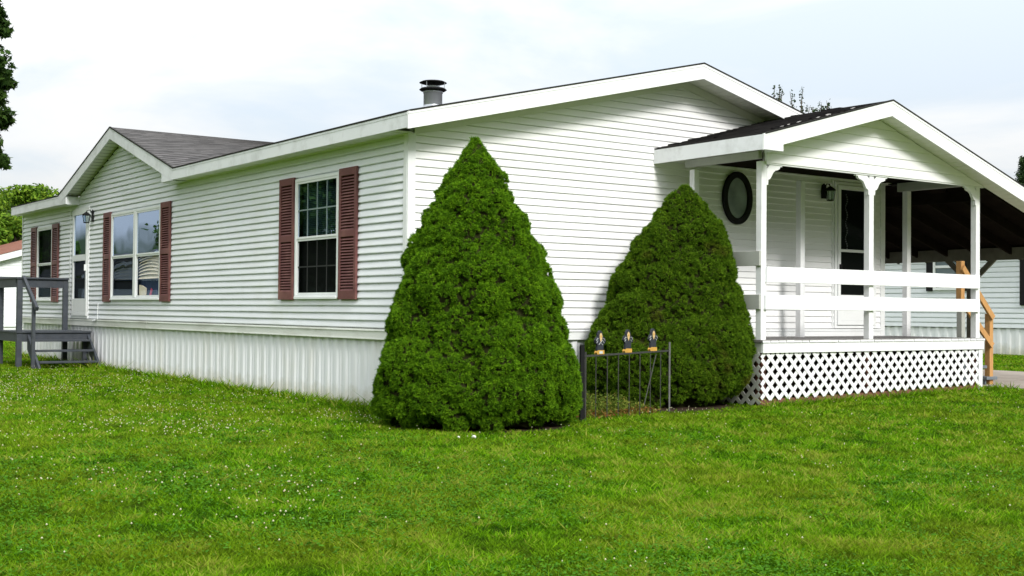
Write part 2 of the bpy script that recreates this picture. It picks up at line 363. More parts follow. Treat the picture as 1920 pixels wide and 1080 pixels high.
def tag(o, label=None, cat=None, group=None, kind=None):
    if label: o['label'] = label
    if cat: o['category'] = cat
    if group: o['group'] = group
    if kind: o['kind'] = kind
    return o
def empty(name, loc, label, cat, group=None):
    o = bpy.data.objects.new(name, None); COL.objects.link(o); o.location = loc; o.empty_display_size = .2
    return tag(o, label, cat, group)

def tri_mesh(name, V, F, material, parent=None, rnd=None, origin=(0, 0, 0)):
    """V (n,3), F (m,k) arrays -> mesh object, rnd: per-face value"""
    me = bpy.data.meshes.new(name)
    V = np.asarray(V, np.float32) - np.asarray(origin, np.float32)
    nf, k = F.shape
    me.vertices.add(len(V)); me.vertices.foreach_set('co', V.ravel())
    me.loops.add(nf*k); me.loops.foreach_set('vertex_index', F.astype(np.int32).ravel())
    me.polygons.add(nf)
    me.polygons.foreach_set('loop_start', np.arange(0, nf*k, k, dtype=np.int32))
    me.polygons.foreach_set('loop_total', np.full(nf, k, np.int32))
    if rnd is not None:
        at = me.attributes.new('rnd', 'FLOAT', 'FACE'); at.data.foreach_set('value', np.asarray(rnd, np.float32))
    me.materials.append(material); me.update(calc_edges=True)
    o = bpy.data.objects.new(name, me); COL.objects.link(o)
    if parent: o.parent = parent
    return o

# ---------------------------------------------------------------- terrain
def gz(x, y):
    x = np.asarray(x, float); y = np.asarray(y, float)
    z = .006*np.clip(y, 0, 30) + .0165*np.clip(x-2, 0, 22)
    z = z - .036*np.clip(-2.6-y, 0, 12) - .012*np.clip(-4-x, 0, 10)
    z = z + .012*np.sin(x*1.3+.5)*np.sin(y*1.1+1.) * np.clip((-2.2-y)/2, 0, 1)
    return z
def gzf(x, y): return float(gz(x, y))

gx = np.concatenate([[-400, -200, -90, -45, -25], np.arange(-16, 30, .5), [35, 50, 90, 200, 400]])
gy = np.concatenate([[-400, -200, -90, -40, -22], np.arange(-16, 40, .5), [45, 60, 100, 200, 400]])
GX, GY = np.meshgrid(gx, gy, indexing='ij')
V = np.stack([GX, GY, gz(GX, GY)], -1).reshape(-1, 3)
ny = len(gy)
I, J = np.meshgrid(np.arange(len(gx)-1), np.arange(ny-1), indexing='ij')
a = (I*ny+J).ravel()
ground = tri_mesh('ground', V, np.stack([a, a+ny, a+ny+1, a+1], -1), M['lawn'])
tag(ground, 'gently sloping green lawn around the houses', 'lawn', kind='structure')
ground.data.polygons.foreach_set('use_smooth', [True]*len(ground.data.polygons))

mb = MB()
for k in range(14):
    y0, y1 = -9+k*2.0, -9+k*2.0+1.985
    for xa, xb in ((9.0, 10.74), (10.755, 12.5)):
        mb.prism([(xa, y0, gzf(xa, y0)-.1), (xb, y0, gzf(xb, y0)-.1), (xb, y0, gzf(xb, y0)+.025), (xa, y0, gzf(xa, y0)+.025)], (0, y1-y0, gzf(xa, y1)-gzf(xa, y0)))
tag(mb.build('driveway', M['concrete']), 'tan concrete driveway slabs running under the carport', 'driveway', kind='structure')

# ---------------------------------------------------------------- the mobile home
C = .0879
ZT = 3.149           # top course line (eave level)
ZS = .82             # bottom of the siding
Wd = 8.42; Lg = 16.36
home = empty('mobile_home', (0, 0, 0), 'long white vinyl-sided mobile home with burgundy shutters and low gable roof', 'mobile home')

def siding(mb, plane, base, z_lo, z_hi, lim, holes, c=C, depth=.021, zt=ZT, wav=.0012, step=.35, seed=1):
    """lap siding; plane 'x' lies on x=base facing -x (u=y), 'y' on y=base facing -y (u=x)"""
    rs = np.random.default_rng(seed)
    if plane == 'x': prof = [(0.0, -.004), (0.005, depth), (.16*c, depth+.0008), (.78*c, .009), (.87*c, -.002), (c, -.006)]
    else: prof = [(0.0, .002), (0.004, depth*.8), (.16*c, depth*.8+.0008), (.86*c, .005), (c, .001)]
    k0 = math.floor((zt-z_hi)/c)-1; k1 = math.ceil((zt-z_lo)/c)+1
    umin, umax = lim(z_lo)[0], lim(z_lo)[1]
    for k in range(k0, k1):
        zb = zt-k*c
        ph = rs.random(4)*6.28
        def wave(u): return wav*(math.sin(u*1.7+ph[0])+.6*math.sin(u*4.1+ph[1]))
        def wz(u): return .0009*math.sin(u*2.3+ph[2])
        rows = []
        for (a_, da), (b_, db) in zip(prof[:-1], prof[1:]):
            za, zb2 = zb+a_, zb+b_
            cuts = sorted({za, zb2} | {q for h in holes for q in (h[2], h[3]) if za < q < zb2} | {q for q in (z_lo, z_hi) if za < q < zb2})
            for p_, q_ in zip(cuts[:-1], cuts[1:]):
                f = lambda z: da+(db-da)*(z-za)/(zb2-za)
                if q_ <= z_lo+1e-6 or p_ >= z_hi-1e-6: continue
                rows.append((p_, q_, f(p_), f(q_)))
        for p_, q_, dp, dq in rows:
            l0, h0 = lim(p_); l1, h1 = lim(q_)
            if h0 <= l0: continue
            if h1 < l1: h1 = l1 = (h1+l1)/2
            zm = (p_+q_)/2
            segs = [(l0, h0, l1, h1)]
            for ha, hb, hz0, hz1 in holes:
                if not (hz0 < zm < hz1): continue
                ns_ = []
                for s0, s1, t0, t1 in segs:
                    if hb <= s0 or ha >= s1: ns_.append((s0, s1, t0, t1)); continue
                    if ha > s0: ns_.append((s0, ha, t0, ha))
                    if hb < s1: ns_.append((hb, s1, hb, t1))
                segs = ns_
            for s0, s1, t0, t1 in segs:
                n_ = max(1, int((s1-s0)/step))
                for i in range(n_):
                    f0, f1 = i/n_, (i+1)/n_
                    ua, ub = s0+(s1-s0)*f0, s0+(s1-s0)*f1; uc, ud = t0+(t1-t0)*f1, t0+(t1-t0)*f0
                    pts = []
                    for u, z, d in ((ua, p_, dp), (ub, p_, dp), (uc, q_, dq), (ud, q_, dq)):
                        d = d+wave(u)*(1 if d > .004 else 0); z = z+wz(u)
                        pts.append((base-d, u, z) if plane == 'x' else (u, base-d, z))
                    mb.quad(*pts)

# openings: (u0,u1,z0,z1)
WIN1 = (1.60, 2.81, 1.31, 2.865)
WIN2 = (7.78, 10.28, 1.31, 2.855)
WIN3 = (14.02, 15.14, 1.30, 2.835)
DOOR_L = (11.60, 12.63, .955, 3.07)
DOOR_R = (7.27, 8.22, .955, 3.12)
def inset(h, d=.02): return (h[0]+d, h[1]-d, h[2]+d, h[3]-d)

RP, RY, RZ = .2405, 9.75, 4.336            # main pitch, cross-gable ridge
CG0, CG1 = 6.68, 12.84
def eave_z(x): return 3.349 + RP*(min(x, 2*4.21-x)+.238)
# long wall
mb = MB()
siding(mb, 'x', 0, ZS+.13, 3.17, lambda z: (.055, Lg), [inset(WIN1), inset(WIN2), inset(WIN3), inset(DOOR_L)], seed=3)
mb.build('side_wall_siding', M['siding'], home)
mb = MB()
cgs = (RZ-3.349)/(RY-CG0); cgs2 = (RZ-3.349)/(CG1-RY)
siding(mb, 'x', 0, 3.17, 4.13, lambda z: (RY-(4.12-z)/cgs, RY+(4.12-z)/cgs2), [], seed=4)
mb.build('cross_gable_siding', M['siding'], home)
# end wall with gable
mb = MB()
def rake_lim(z):
    zz = 4.22-z
    return (.055, Wd-.055) if z < 3.17 else (max(.055, 4.21-zz/RP), min(Wd-.055, 4.21+zz/RP))
siding(mb, 'y', 0, ZS+.13, 4.22, rake_lim, [inset(DOOR_R)], seed=5)
mb.build('end_wall_siding', M['siding_end'], home)
# solid shell behind (far walls, floor, room backs)
mb = MB()
mb.box(Wd-.06, Wd, .0, Lg, .35, 3.3)
mb.box(.02, Wd-.06, Lg-.06, Lg, .35, 3.3)
mb.box(.03, Wd-.07, .03, Lg-.07, .85, .93)
mb.box(.03, Wd-.07, .03, Lg-.07, 3.20, 3.24)
mb.build('far_wall', M['siding'], home)
mb = MB()
mb.box(1.2, 1.25, .04, Lg-.1, .94, 3.19)
mb.box(1.26, Wd-.1, 1.6, 1.65, .94, 3.19)
for y_ in (5.2, 11.2, 13.3): mb.box(.03, 1.19, y_, y_+.05, .94, 3.19)
mb.build('partition_wall', M['interior'], home)
# starter band and water table
mb = MB()
mb.box(-.020, .0, .06, 8.4, ZS, ZS+.125); mb.box(-.0225, 0, 8.4025, Lg, ZS, ZS+.125)
mb.box(-.030, -.0202, .06, 8.39, ZS+.098, ZS+.106); mb.box(-.032, -.0227, 8.41, Lg, ZS+.098, ZS+.106)
mb.box(-.026, -.0202, .06, 8.39, ZS+.0, ZS+.012)
mb.build('starter_band', M['starter'], home)
mb = MB()
mb.box(.06, Wd, -.020, .0, ZS, ZS+.125); mb.box(.06, Wd, -.030, -.0202, ZS+.1, ZS+.108)
mb.build('end_starter_band', M['trim'], home)
# corner posts
mb = MB(); mb.box(-.026, .075, -.026, .005, ZS-.005, 3.165); mb.box(-.026, .005, .005, .075, ZS-.005, 3.165)
mb.box(-.030, -.026, -.001, .003, ZS, 3.16)
mb.build('corner_trim', M['trim'], home, bevel=.004)
mb = MB(); mb.box(Wd-.075, Wd+.026, -.026, .005, ZS-.005, 3.3)
mb.build('corner_trim', M['trim'], home, bevel=.004)
mb = MB(); mb.box(-.026, .005, Lg-.02, Lg+.03, .1, 3.165)
mb.build('corner_trim', M['trim'], home)

# skirting: ribbed vinyl
def skirt(plane, u0, u1, zt_, name, zb=None):
    mb = MB(); per = .235; u = u0; pts = []
    k = 0
    while u < u1:
        j = .004*math.sin(k*2.7)
        for du, d in ((0, 0), (.03, .020), (.085, .022+j*.5), (.12, .0), (.165, .004+j*.3), (.185, .013), (.21, .002)):
            if u+du < u1: pts.append((u+du, d))
        u += per+j; k += 1
    pts.append((u1, 0))
    for (ua, da), (ub, db) in zip(pts[:-1], pts[1:]):
        def P(u_, d_, z_): return (.035-d_, u_, z_) if plane == 'x' else (u_, .035-d_, z_)
        g = (lambda q: gzf(0, q)-.05) if plane == 'x' else (lambda q: gzf(q, 0)-.05)
        mb.quad(P(ua, da, g(ua)), P(ub, db, g(ub)), P(ub, db, zt_), P(ua, da, zt_))
    return mb.build(name, M['skirt'], home)
skirt('x', .03, Lg, ZS+.01, 'side_skirting')
skirt('y', .03, Wd, ZS+.01, 'end_skirting')
mb = MB(); mb.box(.012, .034, .012, .034, -.05, ZS+.0); mb.build('skirting_corner', M['trim'], home)
mb = MB(); mb.box(.037, .06, .06, Lg, -.3, ZS+.03); mb.box(.06, Wd, .037, .06, -.3, ZS+.03)
mb.build('underfloor_wall', M['gap'], home)
mb = MB()
for k in range(52):
    ya = .05+k*.31; mb.prism([(.010, ya, gzf(0, ya)-.05), (.032, ya, gzf(0, ya)-.05), (.032, ya, gzf(0, ya)+.028), (.010, ya, gzf(0, ya)+.028)], (0, .312, gzf(0, ya+.312)-gzf(0, ya)))
mb.build('bottom_rail', M['skirt'], home)

# roof shingles, laid in courses
def shingles(mb, e0, e1, r0, r1, expo=.14, lip=.008, tab=.32, lift=.0):
    """e0-e1 eave edge, r0-r1 upper edge"""
    e0, e1, r0, r1 = map(Vector, (e0, e1, r0, r1))
    nrm = (e1-e0).cross(r0-e0).normalized()
    if nrm.z < 0: nrm = -nrm
    n_ = max(1, int(round(max((r0-e0).length, (r1-e1).length)/expo)))
    for i in range(n_):
        f0, f1 = i/n_, min(1, (i+1.02)/n_)
        a0, b0 = e0.lerp(r0, f0), e1.lerp(r1, f0); a1, b1 = e0.lerp(r0, f1), e1.lerp(r1, f1)
        L_ = (b0-a0).length
        if L_ < .02: continue
        m_ = max(1, int(L_/tab)); off = random.random()*.9
        cuts = [0]+[min(1, max(0, (j+off)/m_)) for j in range(m_)]+[1]
        for c0, c1 in zip(cuts[:-1], cuts[1:]):
            if c1-c0 < 1e-4: continue
            h = lip*(1+.4*random.random())+lift*max(0, random.random()-.8)*5
            p, q = a0.lerp(b0, c0)+nrm*h, a0.lerp(b0, c1)+nrm*(h*(.9+.2*random.random()))
            r_, s_ = a1.lerp(b1, c1)+nrm*.001, a1.lerp(b1, c0)+nrm*.001
            mb.quad(p, q, r_, s_); mb.quad(p-nrm*h, q-nrm*h, q, p)

def slab(mb, pts, t):
    mb.prism([Vector(p) for p in pts], (0, 0, -t))
# main roof
ex, ey = -.238, -.389
yb = Lg+.04
def zr(x): return 3.349 + RP*(min(x, 8.42-x)+.238)
rx = 4.21; rz = zr(rx)
cgx = (RZ-3.349)/RP-.238            # where the cross ridge meets the main slope
mb = MB()
# left slope in three strips: the cross gable covers the middle
shingles(mb, (ex-.012, ey-.012, 3.347), (ex-.012, CG0, 3.347), (rx, ey-.012, rz), (rx, CG0, rz))
shingles(mb, (ex-.012, CG1, 3.347), (ex-.012, yb, 3.347), (rx, CG1, rz), (rx, yb, rz))
shingles(mb, (cgx, RY, RZ), (cgx, RY, RZ), (rx, CG0, rz), (rx, RY, rz))
shingles(mb, (ex, CG0, 3.349), (cgx, RY, RZ), (rx, CG0, rz), (rx, RY, rz))
shingles(mb, (cgx, RY, RZ), (ex, CG1, 3.349), (rx, RY, rz), (rx, CG1, rz))
shingles(mb, (Wd+.25, ey-.012, 3.347), (Wd+.25, yb, 3.347), (rx, ey-.012, rz), (rx, yb, rz))
roof = mb.build('roof', M['shingle_dark'], home, rnd=True)
mb = MB()   # deck of the roof under the shingles
slab(mb, [(ex, ey, 3.347), (rx, ey, rz-.002), (rx, CG0, rz-.002), (ex, CG0, 3.347)], .02)
slab(mb, [(ex, CG1, 3.347), (rx, CG1, rz-.002), (rx, yb, rz-.002), (ex, yb, 3.347)], .02)
slab(mb, [(.1, CG0, zr(.1)-.002), (rx, CG0, rz-.002), (rx, CG1, rz-.002), (.1, CG1, zr(.1)-.002)], .02)
slab(mb, [(Wd+.238, ey, 3.347), (Wd+.238, yb, 3.347), (rx, yb, rz-.002), (rx, ey, rz-.002)], .02)
mb.build('roof_deck', M['gap'], roof)
# cross gable roof
mb = MB()
xe = ex-.012
shingles(mb, (xe, CG0, 3.352), (cgx+.0, RY, RZ+.002), (xe, RY, RZ+.002), (cgx, RY, RZ+.002), expo=.14)
shingles(mb, (xe, CG1, 3.352), (cgx, RY, RZ+.002), (xe, RY, RZ+.002), (cgx, RY, RZ+.002), expo=.14)
cg = mb.build('cross_gable_roof', M['shingle'], home, rnd=True)
mb = MB()
slab(mb, [(ex, CG0, 3.345), (cgx, RY, RZ-.004), (ex, RY, RZ-.004)], .02)
slab(mb, [(ex, CG1, 3.345), (ex, RY, RZ-.004), (cgx, RY, RZ-.004)], .02)
mb.box(ex-.016, ex-.002, CG0-.0, CG0+.004, 3.33, 3.352)
mb.build('roof_deck', M['gap'], cg)
# dark drip edges
mb = MB()
mb.box(ex-.030, ex-.002, ey, CG0, 3.332, 3.352); mb.box(ex-.030, ex-.002, CG1, yb, 3.332, 3.352)
for (ya, yb_) in ((CG0, RY), (CG1, RY)):
    mb.prism([(ex-.030, ya, 3.340), (ex-.002, ya, 3.340), (ex-.002, ya, 3.362), (ex-.030, ya, 3.362)], (0, yb_-ya, RZ-3.349))
mb.prism([(ex, ey-.030, 3.340), (ex, ey-.002, 3.340), (ex, ey-.002, 3.360), (ex, ey-.030, 3.360)], (rx-ex, 0, rz-3.349))
mb.prism([(Wd-ex, ey-.030, 3.340), (Wd-ex, ey-.002, 3.340), (Wd-ex, ey-.002, 3.360), (Wd-ex, ey-.030, 3.360)], (-(rx-ex), 0, rz-3.349))
mb.build('drip_edge', M['gap'], roof)

# fascia
FH = .182
mb = MB()
for ya, yb_ in ((ey, CG0-.002), (CG1+.002, yb)):
    mb = MB(); mb.box(ex-.022, ex, ya, yb_, 3.335-FH+.01, 3.332); mb.box(ex-.0255, ex-.0215, ya+.001, yb_-.001, 3.305, 3.331)
    mb.build('eave_fascia', M['fascia'], home)
mb = MB()
def rake_y(mb, x0, z0, x1, z1, yp, h=.192, th=.022):
    """rake board in the plane y=yp, following a slope"""
    mb.prism([(x0, yp, z0), (x1, yp, z1), (x1, yp, z1-h), (x0, yp, z0-h)], (0, -th, 0))
    mb.prism([(x0, yp-th-.0005, z0), (x1, yp-th-.0005, z1), (x1, yp-th-.0005, z1-.03), (x0, yp-th-.0005, z0-.03)], (0, -.004, 0))
rake_y(mb, ex-.022, 3.338, rx, rz-.012, ey)
rake_y(mb, rx+.001, rz-.012, Wd+.238, 3.338, ey)
mb.build('rake_fascia', M['trim'], home)
mb = MB()
def rake_x(mb, y0, z0, y1, z1, xp, h=.192, th=.022):
    mb.prism([(xp, y0, z0), (xp, y1, z1), (xp, y1, z1-h), (xp, y0, z0-h)], (-th, 0, 0))
rake_x(mb, CG0+.001, 3.338, RY, RZ-.012, ex); rake_x(mb, CG1-.001, 3.338, RY+.001, RZ-.012, ex)
mb.prism([(ex+.001, CG0+.001, 3.155), (ex+.001, CG0+.47, 3.155), (ex+.001, CG0+.47, 3.29), (ex+.001, CG0+.001, 3.15)], (-.0245, 0, 0))
mb.prism([(ex+.001, CG1-.001, 3.155), (ex+.001, CG1-.52, 3.155), (ex+.001, CG1-.52, 3.29), (ex+.001, CG1-.001, 3.15)], (-.0245, 0, 0))
mb.box(ex+.002, -.002, CG0+.0, CG0+.47, 3.145, 3.155); mb.box(ex+.002, -.002, CG1-.52, CG1, 3.145, 3.155)
mb.box(ex+.002, -.002, CG0+.462, CG0+.47, 3.156, 3.30); mb.box(ex+.002, -.002, CG1-.52, CG1-.512, 3.156, 3.30)
mb.build('cross_gable_fascia', M['fascia'], home)
# soffits
mb = MB()
for ya, yb_ in ((ey+.3, CG0), (CG1, yb)):
    mb = MB(); mb.box(ex, -.001, ya, yb_, 3.163, 3.170)
    for k in range(int((yb_-ya)/.3)): mb.box(ex+.01, -.002, ya+.1+k*.3, ya+.112+k*.3, 3.159, 3.164)
    mb.build('eave_soffit', M['soffit'], home)
def sof_y(mb, x0, z0, x1, z1, ya, yb2, drop=.165):
    n_ = max(1, int(abs(x1-x0)/.13)); 
    for i in range(n_):
        a_, b_ = i/n_, (i+.93)/n_; c_ = (i+1)/n_
        xa, xb, xc = x0+(x1-x0)*a_, x0+(x1-x0)*b_, x0+(x1-x0)*c_
        za, zb, zc_ = z0+(z1-z0)*a_-drop, z0+(z1-z0)*b_-drop, z0+(z1-z0)*c_-drop
        mb.quad((xa, ya, za), (xb, ya, zb), (xb, yb2, zb), (xa, yb2, za))
        mb.quad((xb, ya, zb), (xb, ya, zb+.008), (xb, yb2, zb+.008), (xb, yb2, zb))
        mb.quad((xb, ya, zb+.008), (xc, ya, zc_+.008), (xc, yb2, zc_+.008), (xb, yb2, zb+.008))
        mb.quad((xc, ya, zc_), (xc, ya, zc_+.008), (xc, yb2, zc_+.008), (xc, yb2, zc_))
mb = MB()
sof_y(mb, ex, 3.349, rx, rz, ey, .01); sof_y(mb, Wd+.238, 3.349, rx, rz, ey, .01)
mb.build('rake_soffit', M['soffit'], home)
mb = MB()   # frieze boards under the rake
mb.prism([(.06, -.022, 3.349+RP*.29-.165), (rx, -.022, rz-.165), (rx, -.022, rz-.165-.10), (.06, -.022, 3.349+RP*.29-.265)], (0, .02, 0))
mb.prism([(Wd-.06, -.022, 3.349+RP*.29-.165), (rx+.001, -.022, rz-.165), (rx+.001, -.022, rz-.165-.10), (Wd-.06, -.022, 3.349+RP*.29-.265)], (0, .02, 0))
mb.build('frieze_board', M['soffit'], home)
mb = MB()
def sof_x(mb, y0, z0, y1, z1):
    n_ = max(1, int(abs(y1-y0)/.13))
    for i in range(n_):
        a_, b_, c_ = i/n_, (i+.92)/n_, (i+1)/n_
        q = [(y0+(y1-y0)*f, z0+(z1-z0)*f-.165) for f in (a_, b_, c_)]
        mb.quad((ex, q[0][0], q[0][1]), (ex, q[1][0], q[1][1]), (.01, q[1][0], q[1][1]), (.01, q[0][0], q[0][1]))
        mb.quad((ex, q[1][0], q[1][1]+.008), (ex, q[2][0], q[2][1]+.008), (.01, q[2][0], q[2][1]+.008), (.01, q[1][0], q[1][1]+.008))
sof_x(mb, CG0, 3.349, RY, RZ); sof_x(mb, CG1, 3.349, RY, RZ)
mb.build('cross_gable_soffit', M['soffit'], home)
mb = MB(); mb.box(-.024, -.002, 12.78, 12.83, ZS+.13, 3.15)
mb.build('wall_joint_trim', M['trim'], home)

mb = MB(); mb.box(Wd+.0, Wd+.238, ey+.3, yb, 3.163, 3.170); mb.build('eave_soffit', M['soffit'], home)
mb = MB(); mb.box(Wd+.238, Wd+.26, ey, yb, 3.157, 3.332); mb.build('eave_fascia', M['fascia'], home)
# ---- windows on the long wall (plane x=0, facing -x)
def frame_x(mb, y0, y1, z0, z1, w, xo, xi):
    mb.box(xo, xi, y0, y1, z0, z0+w); mb.box(xo, xi, y0, y1, z1-w, z1)
    mb.box(xo, xi, y0, y0+w, z0+w, z1-w); mb.box(xo, xi, y1-w, y1, z0+w, z1-w)
def window_x(h, label, mull=(), rail=None, muntins=None, dark=False):
    y0, y1, z0, z1 = h
    mb = MB(); frame_x(mb, y0, y1, z0, z1, .042, -.040, -.001)
    mb.box(-.055, -.0402, y0+.02, y1-.02, z0-.012, z0+.02)
    for m_ in mull: mb.box(-.044, -.002, m_-.06, m_+.06, z0+.0425, z1-.0425)
    w = mb.build('window', M['trim'], home, bevel=.003); w['label'] = label
    edges = [y0]+list(mull)+[y1]
    for i in range(len(edges)-1):
        a_ = edges[i]+(.042 if i == 0 else .06); b_ = edges[i+1]-(.042 if i == len(edges)-2 else .06)
        s = MB(); frame_x(s, a_+.002, b_-.002, rail-.022, z1-.044, .026, -.034, -.012)
        s.build('upper_sash', M['trim'], w)
        s = MB(); frame_x(s, a_+.002, b_-.002, z0+.044, rail-.024, .026, -.026, -.006)
        s.build('lower_sash', M['trim'], w)
        g = MB(); g.quad((-.020, a_+.02, rail), (-.020, b_-.02, rail), (-.020, b_-.02, z1-.06), (-.020, a_+.02, z1-.06))
        g.build('upper_pane', M['glass_dim'] if dark else M['glass'], w)
        g = MB(); g.quad((-.014, a_+.02, z0+.06), (-.014, b_-.02, z0+.06), (-.014, b_-.02, rail-.03), (-.014, a_+.02, rail-.03))
        g.build('lower_pane', M['glass_clear'] if (mull and i == 0) else M['glass_dim'], w)
        if muntins:
            nc, nr = muntins
            for (za, zb, mt_, xx) in ((rail+.004, z1-.07, M['muntin'], -.0215), (z0+.07, rail-.05, M['muntin_dim'], -.0155)):
                s = MB()
                for c_ in range(1, nc):
                    yy = a_+.026+(b_-a_-.052)*c_/nc; s.box(xx-.005, xx, yy-.008, yy+.008, za, zb)
                for r_ in range(1, nr):
                    zz = za+(zb-za)*r_/nr; s.box(xx-.0055, xx-.0005, a_+.028, b_-.028, zz-.008, zz+.008)
                s.build('muntin_grid', mt_, w)
    return w
w1 = window_x(WIN1, 'large grid window nearest the house corner', rail=2.10, muntins=(4, 2))
w2 = window_x(WIN2, 'double window reflecting sky and trees', mull=(9.02,), rail=2.09)
w3 = window_x(WIN3, 'dark window beyond the back door', rail=2.08, dark=True)
# blinds and shades behind the panes
mb = MB()
for k in range(30): 
    z_ = 2.13+k*.0245; mb.quad((.055, 1.64, z_), (.055, 2.77, z_), (.072, 2.77, z_+.021), (.072, 1.64, z_+.021))
mb.build('window_blind', M['blind'], w1)
mb = MB(); mb.box(.04, .045, WIN1[0], WIN1[1], 1.3, 2.08); mb.build('insect_screen', M['screen'], w1)
mb = MB(); mb.box(.04, .045, WIN3[0], WIN3[1], 1.3, 2.83); mb.build('insect_screen', M['screen'], w3)
mb = MB()   # pleated cream shade in the right lower sash (near pane), dim one in the left
def shade(mb, ya, yb2, z0, z1, x=.05, n_=9, sag=.10):
    m_ = 12
    for i in range(n_):
        for j in range(m_):
            f0, f1 = j/m_, (j+1)/m_
            def zz(f, t_): 
                base = z0+(z1-z0)*t_
                return base+sag*(1-(2*f-1)**2)*t_*(1-t_)*2.4
            t0, t1 = i/n_, (i+1)/n_
            ya_, yb_ = ya+(yb2-ya)*f0, ya+(yb2-ya)*f1
            mb.quad((x-.03, ya_, zz(f0, t0)), (x-.03, yb_, zz(f1, t0)), (x+.012, yb_, zz(f1, t1)), (x+.012, ya_, zz(f0, t1)))
shade(mb, 7.83, 8.95, 1.66, 2.10, x=.04)
mb.build('pleated_shade', M['curtain'], w2)
mb = MB(); shade(mb, 9.09, 10.22, 1.66, 2.10, x=.045, sag=.06)
mb.build('pleated_shade', mat('dim_window_shade', (0.12, 0.115, 0.10), .9), w2)
mb = MB(); mb.box(.06, .065, 7.82, 10.24, 1.31, 1.67); mb.build('room_cloth', M['navy'], w2)
mb = MB(); mb.box(.034, .055, 9.06, 10.25, 1.36, 1.64); mb.build('insect_screen', M['screen'], w2)
mb = MB(); mb.prism([(.02, 8.92, 1.36), (.02, 8.62, 1.36), (.02, 8.60, 1.50), (.02, 8.78, 1.545), (.02, 8.92, 1.56)], (.02, 0, 0))
mb.build('cream_cushion', M['curtain'], w2)
mb = MB(); mb.prism([(.015, 8.42, 1.36), (.015, 8.33, 1.36), (.015, 8.28, 1.47), (.015, 8.33, 1.50)], (.01, 0, 0))
mb.build('pink_ornament', M['pink'], w2)

def shutter(ya, yb2, z0, z1, label):
    mb = MB(); w = .055
    xo, xi = -.052, -.020
    mb.box(xo, xi, ya, ya+w, z0, z1); mb.box(xo, xi, yb2-w, yb2, z0, z1)
    zm = z0+(z1-z0)*.50
    for a_, b_ in ((z0, z0+.11), (zm-.04, zm+.04), (z1-.095, z1)): mb.box(xo, xi, ya+w, yb2-w, a_, b_)
    s = mb.build('shutter', M['shutter'], home, bevel=.004); s['label'] = label
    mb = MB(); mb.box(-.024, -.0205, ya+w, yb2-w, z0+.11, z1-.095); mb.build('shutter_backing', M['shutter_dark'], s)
    mb = MB()
    for a_, b_ in ((z0+.112, zm-.042), (zm+.042, z1-.097)):
        n_ = int((b_-a_)/.036)
        for i in range(n_):
            z_ = a_+(b_-a_)*i/n_; h_ = (b_-a_)/n_
            mb.prism([(-.050, ya+w, z_), (-.030, ya+w, z_+h_*.62), (-.0285, ya+w, z_+h_*.50), (-.048, ya+w, z_-.003)], (0, yb2-ya-2*w, 0))
    mb.build('louvre', M['shutter'], s)
shutter(1.13, 1.575, 1.29, 2.895, 'burgundy louvred shutter nearest the house corner')
shutter(2.835, 3.27, 1.29, 2.895, 'burgundy louvred shutter on the far side of the grid window')
shutter(7.33, 7.755, 1.27, 2.89, 'burgundy shutter on the near side of the double window')
shutter(10.305, 10.70, 1.27, 2.89, 'burgundy shutter on the far side of the double window')
shutter(13.57, 13.995, 1.27, 2.86, 'burgundy shutter between the back door and the far window')
shutter(15.165, 15.58, 1.27, 2.86, 'burgundy shutter nearest the far end of the house')

# back door on the long wall
y0, y1, z0, z1 = DOOR_L
mb = MB(); frame_x(mb, y0, y1, z0, z1, .05, -.036, -.001)
dl = mb.build('door_frame', M['trim'], home, bevel=.003)
mb = MB(); frame_x(mb, y0+.052, y1-.052, z0+.052, z1-.052, .075, -.052, -.014)
mb.box(-.050, -.016, y0+.128, y1-.128, 2.055, 2.175); mb.box(-.050, -.016, y0+.128, y1-.128, z0+.128, 1.335)
door = mb.build('storm_door', M['trim'], dl, bevel=.003)
mb = MB(); mb.quad((-.03, y0+.12, 2.17), (-.03, y1-.12, 2.17), (-.03, y1-.12, z1-.12), (-.03, y0+.12, z1-.12)); mb.build('upper_pane', M['glass'], dl)
mb = MB(); mb.quad((-.03, y0+.12, 1.33), (-.03, y1-.12, 1.33), (-.03, y1-.12, 2.06), (-.03, y0+.12, 2.06)); mb.build('lower_pane', M['glass_dim'], dl)
mb = MB(); mb.box(.02, .03, y0+.05, y1-.05, z0, z1); mb.build('inner_door', M['interior'], dl)
mb = MB(); mb.box(-.085, -.053, y0+.075, y0+.10, 1.86, 1.98); mb.build('door_handle', M['trim'], dl)

def lantern(c, nx, ny):
    """wall lantern: back plate on the wall, arm, hood and glass cage; n is the outward direction"""
    x, y, z = c
    tx, ty = -ny, nx
    mb = MB()
    P = lambda o, s_, dz: (x+nx*o+tx*s_, y+ny*o+ty*s_, z+dz)
    mb.prism([P(.0, -.05, -.09), P(.0, .05, -.09), P(.0, .055, .0), P(.0, .04, .10), P(0, 0, .13), P(.0, -.04, .10), P(.0, -.055, 0)], (nx*.02, ny*.02, 0))
    mb.tube([P(.02, 0, .06), P(.06, 0, .12), P(.11, 0, .11), P(.125, 0, .07)], .009, 6)
    cx, cy = x+nx*.125, y+ny*.125
    mb.lathe((cx, cy, z), [(.002, .085), (.03, .07), (.075, .035), (.085, .02), (.08, .015), (.0, .015)], 6)
    mb.lathe((cx, cy, z), [(.05, -.13), (.055, -.12), (.05, -.115), (.0, -.115)], 6)
    for j in range(6):
        t_ = 2*PI*j/6
        mb.tube([(cx+.072*math.cos(t_), cy+.072*math.sin(t_), z+.016), (cx+.05*math.cos(t_), cy+.05*math.sin(t_), z-.118)], .005, 4)
    lp = mb.build('wall_lantern', M['blackmetal'], home)
    g = MB(); g.lathe((cx, cy, z), [(.046, -.11), (.066, .012)], 6); g.build('lantern_glass', M['lampglass'], lp)
    return lp
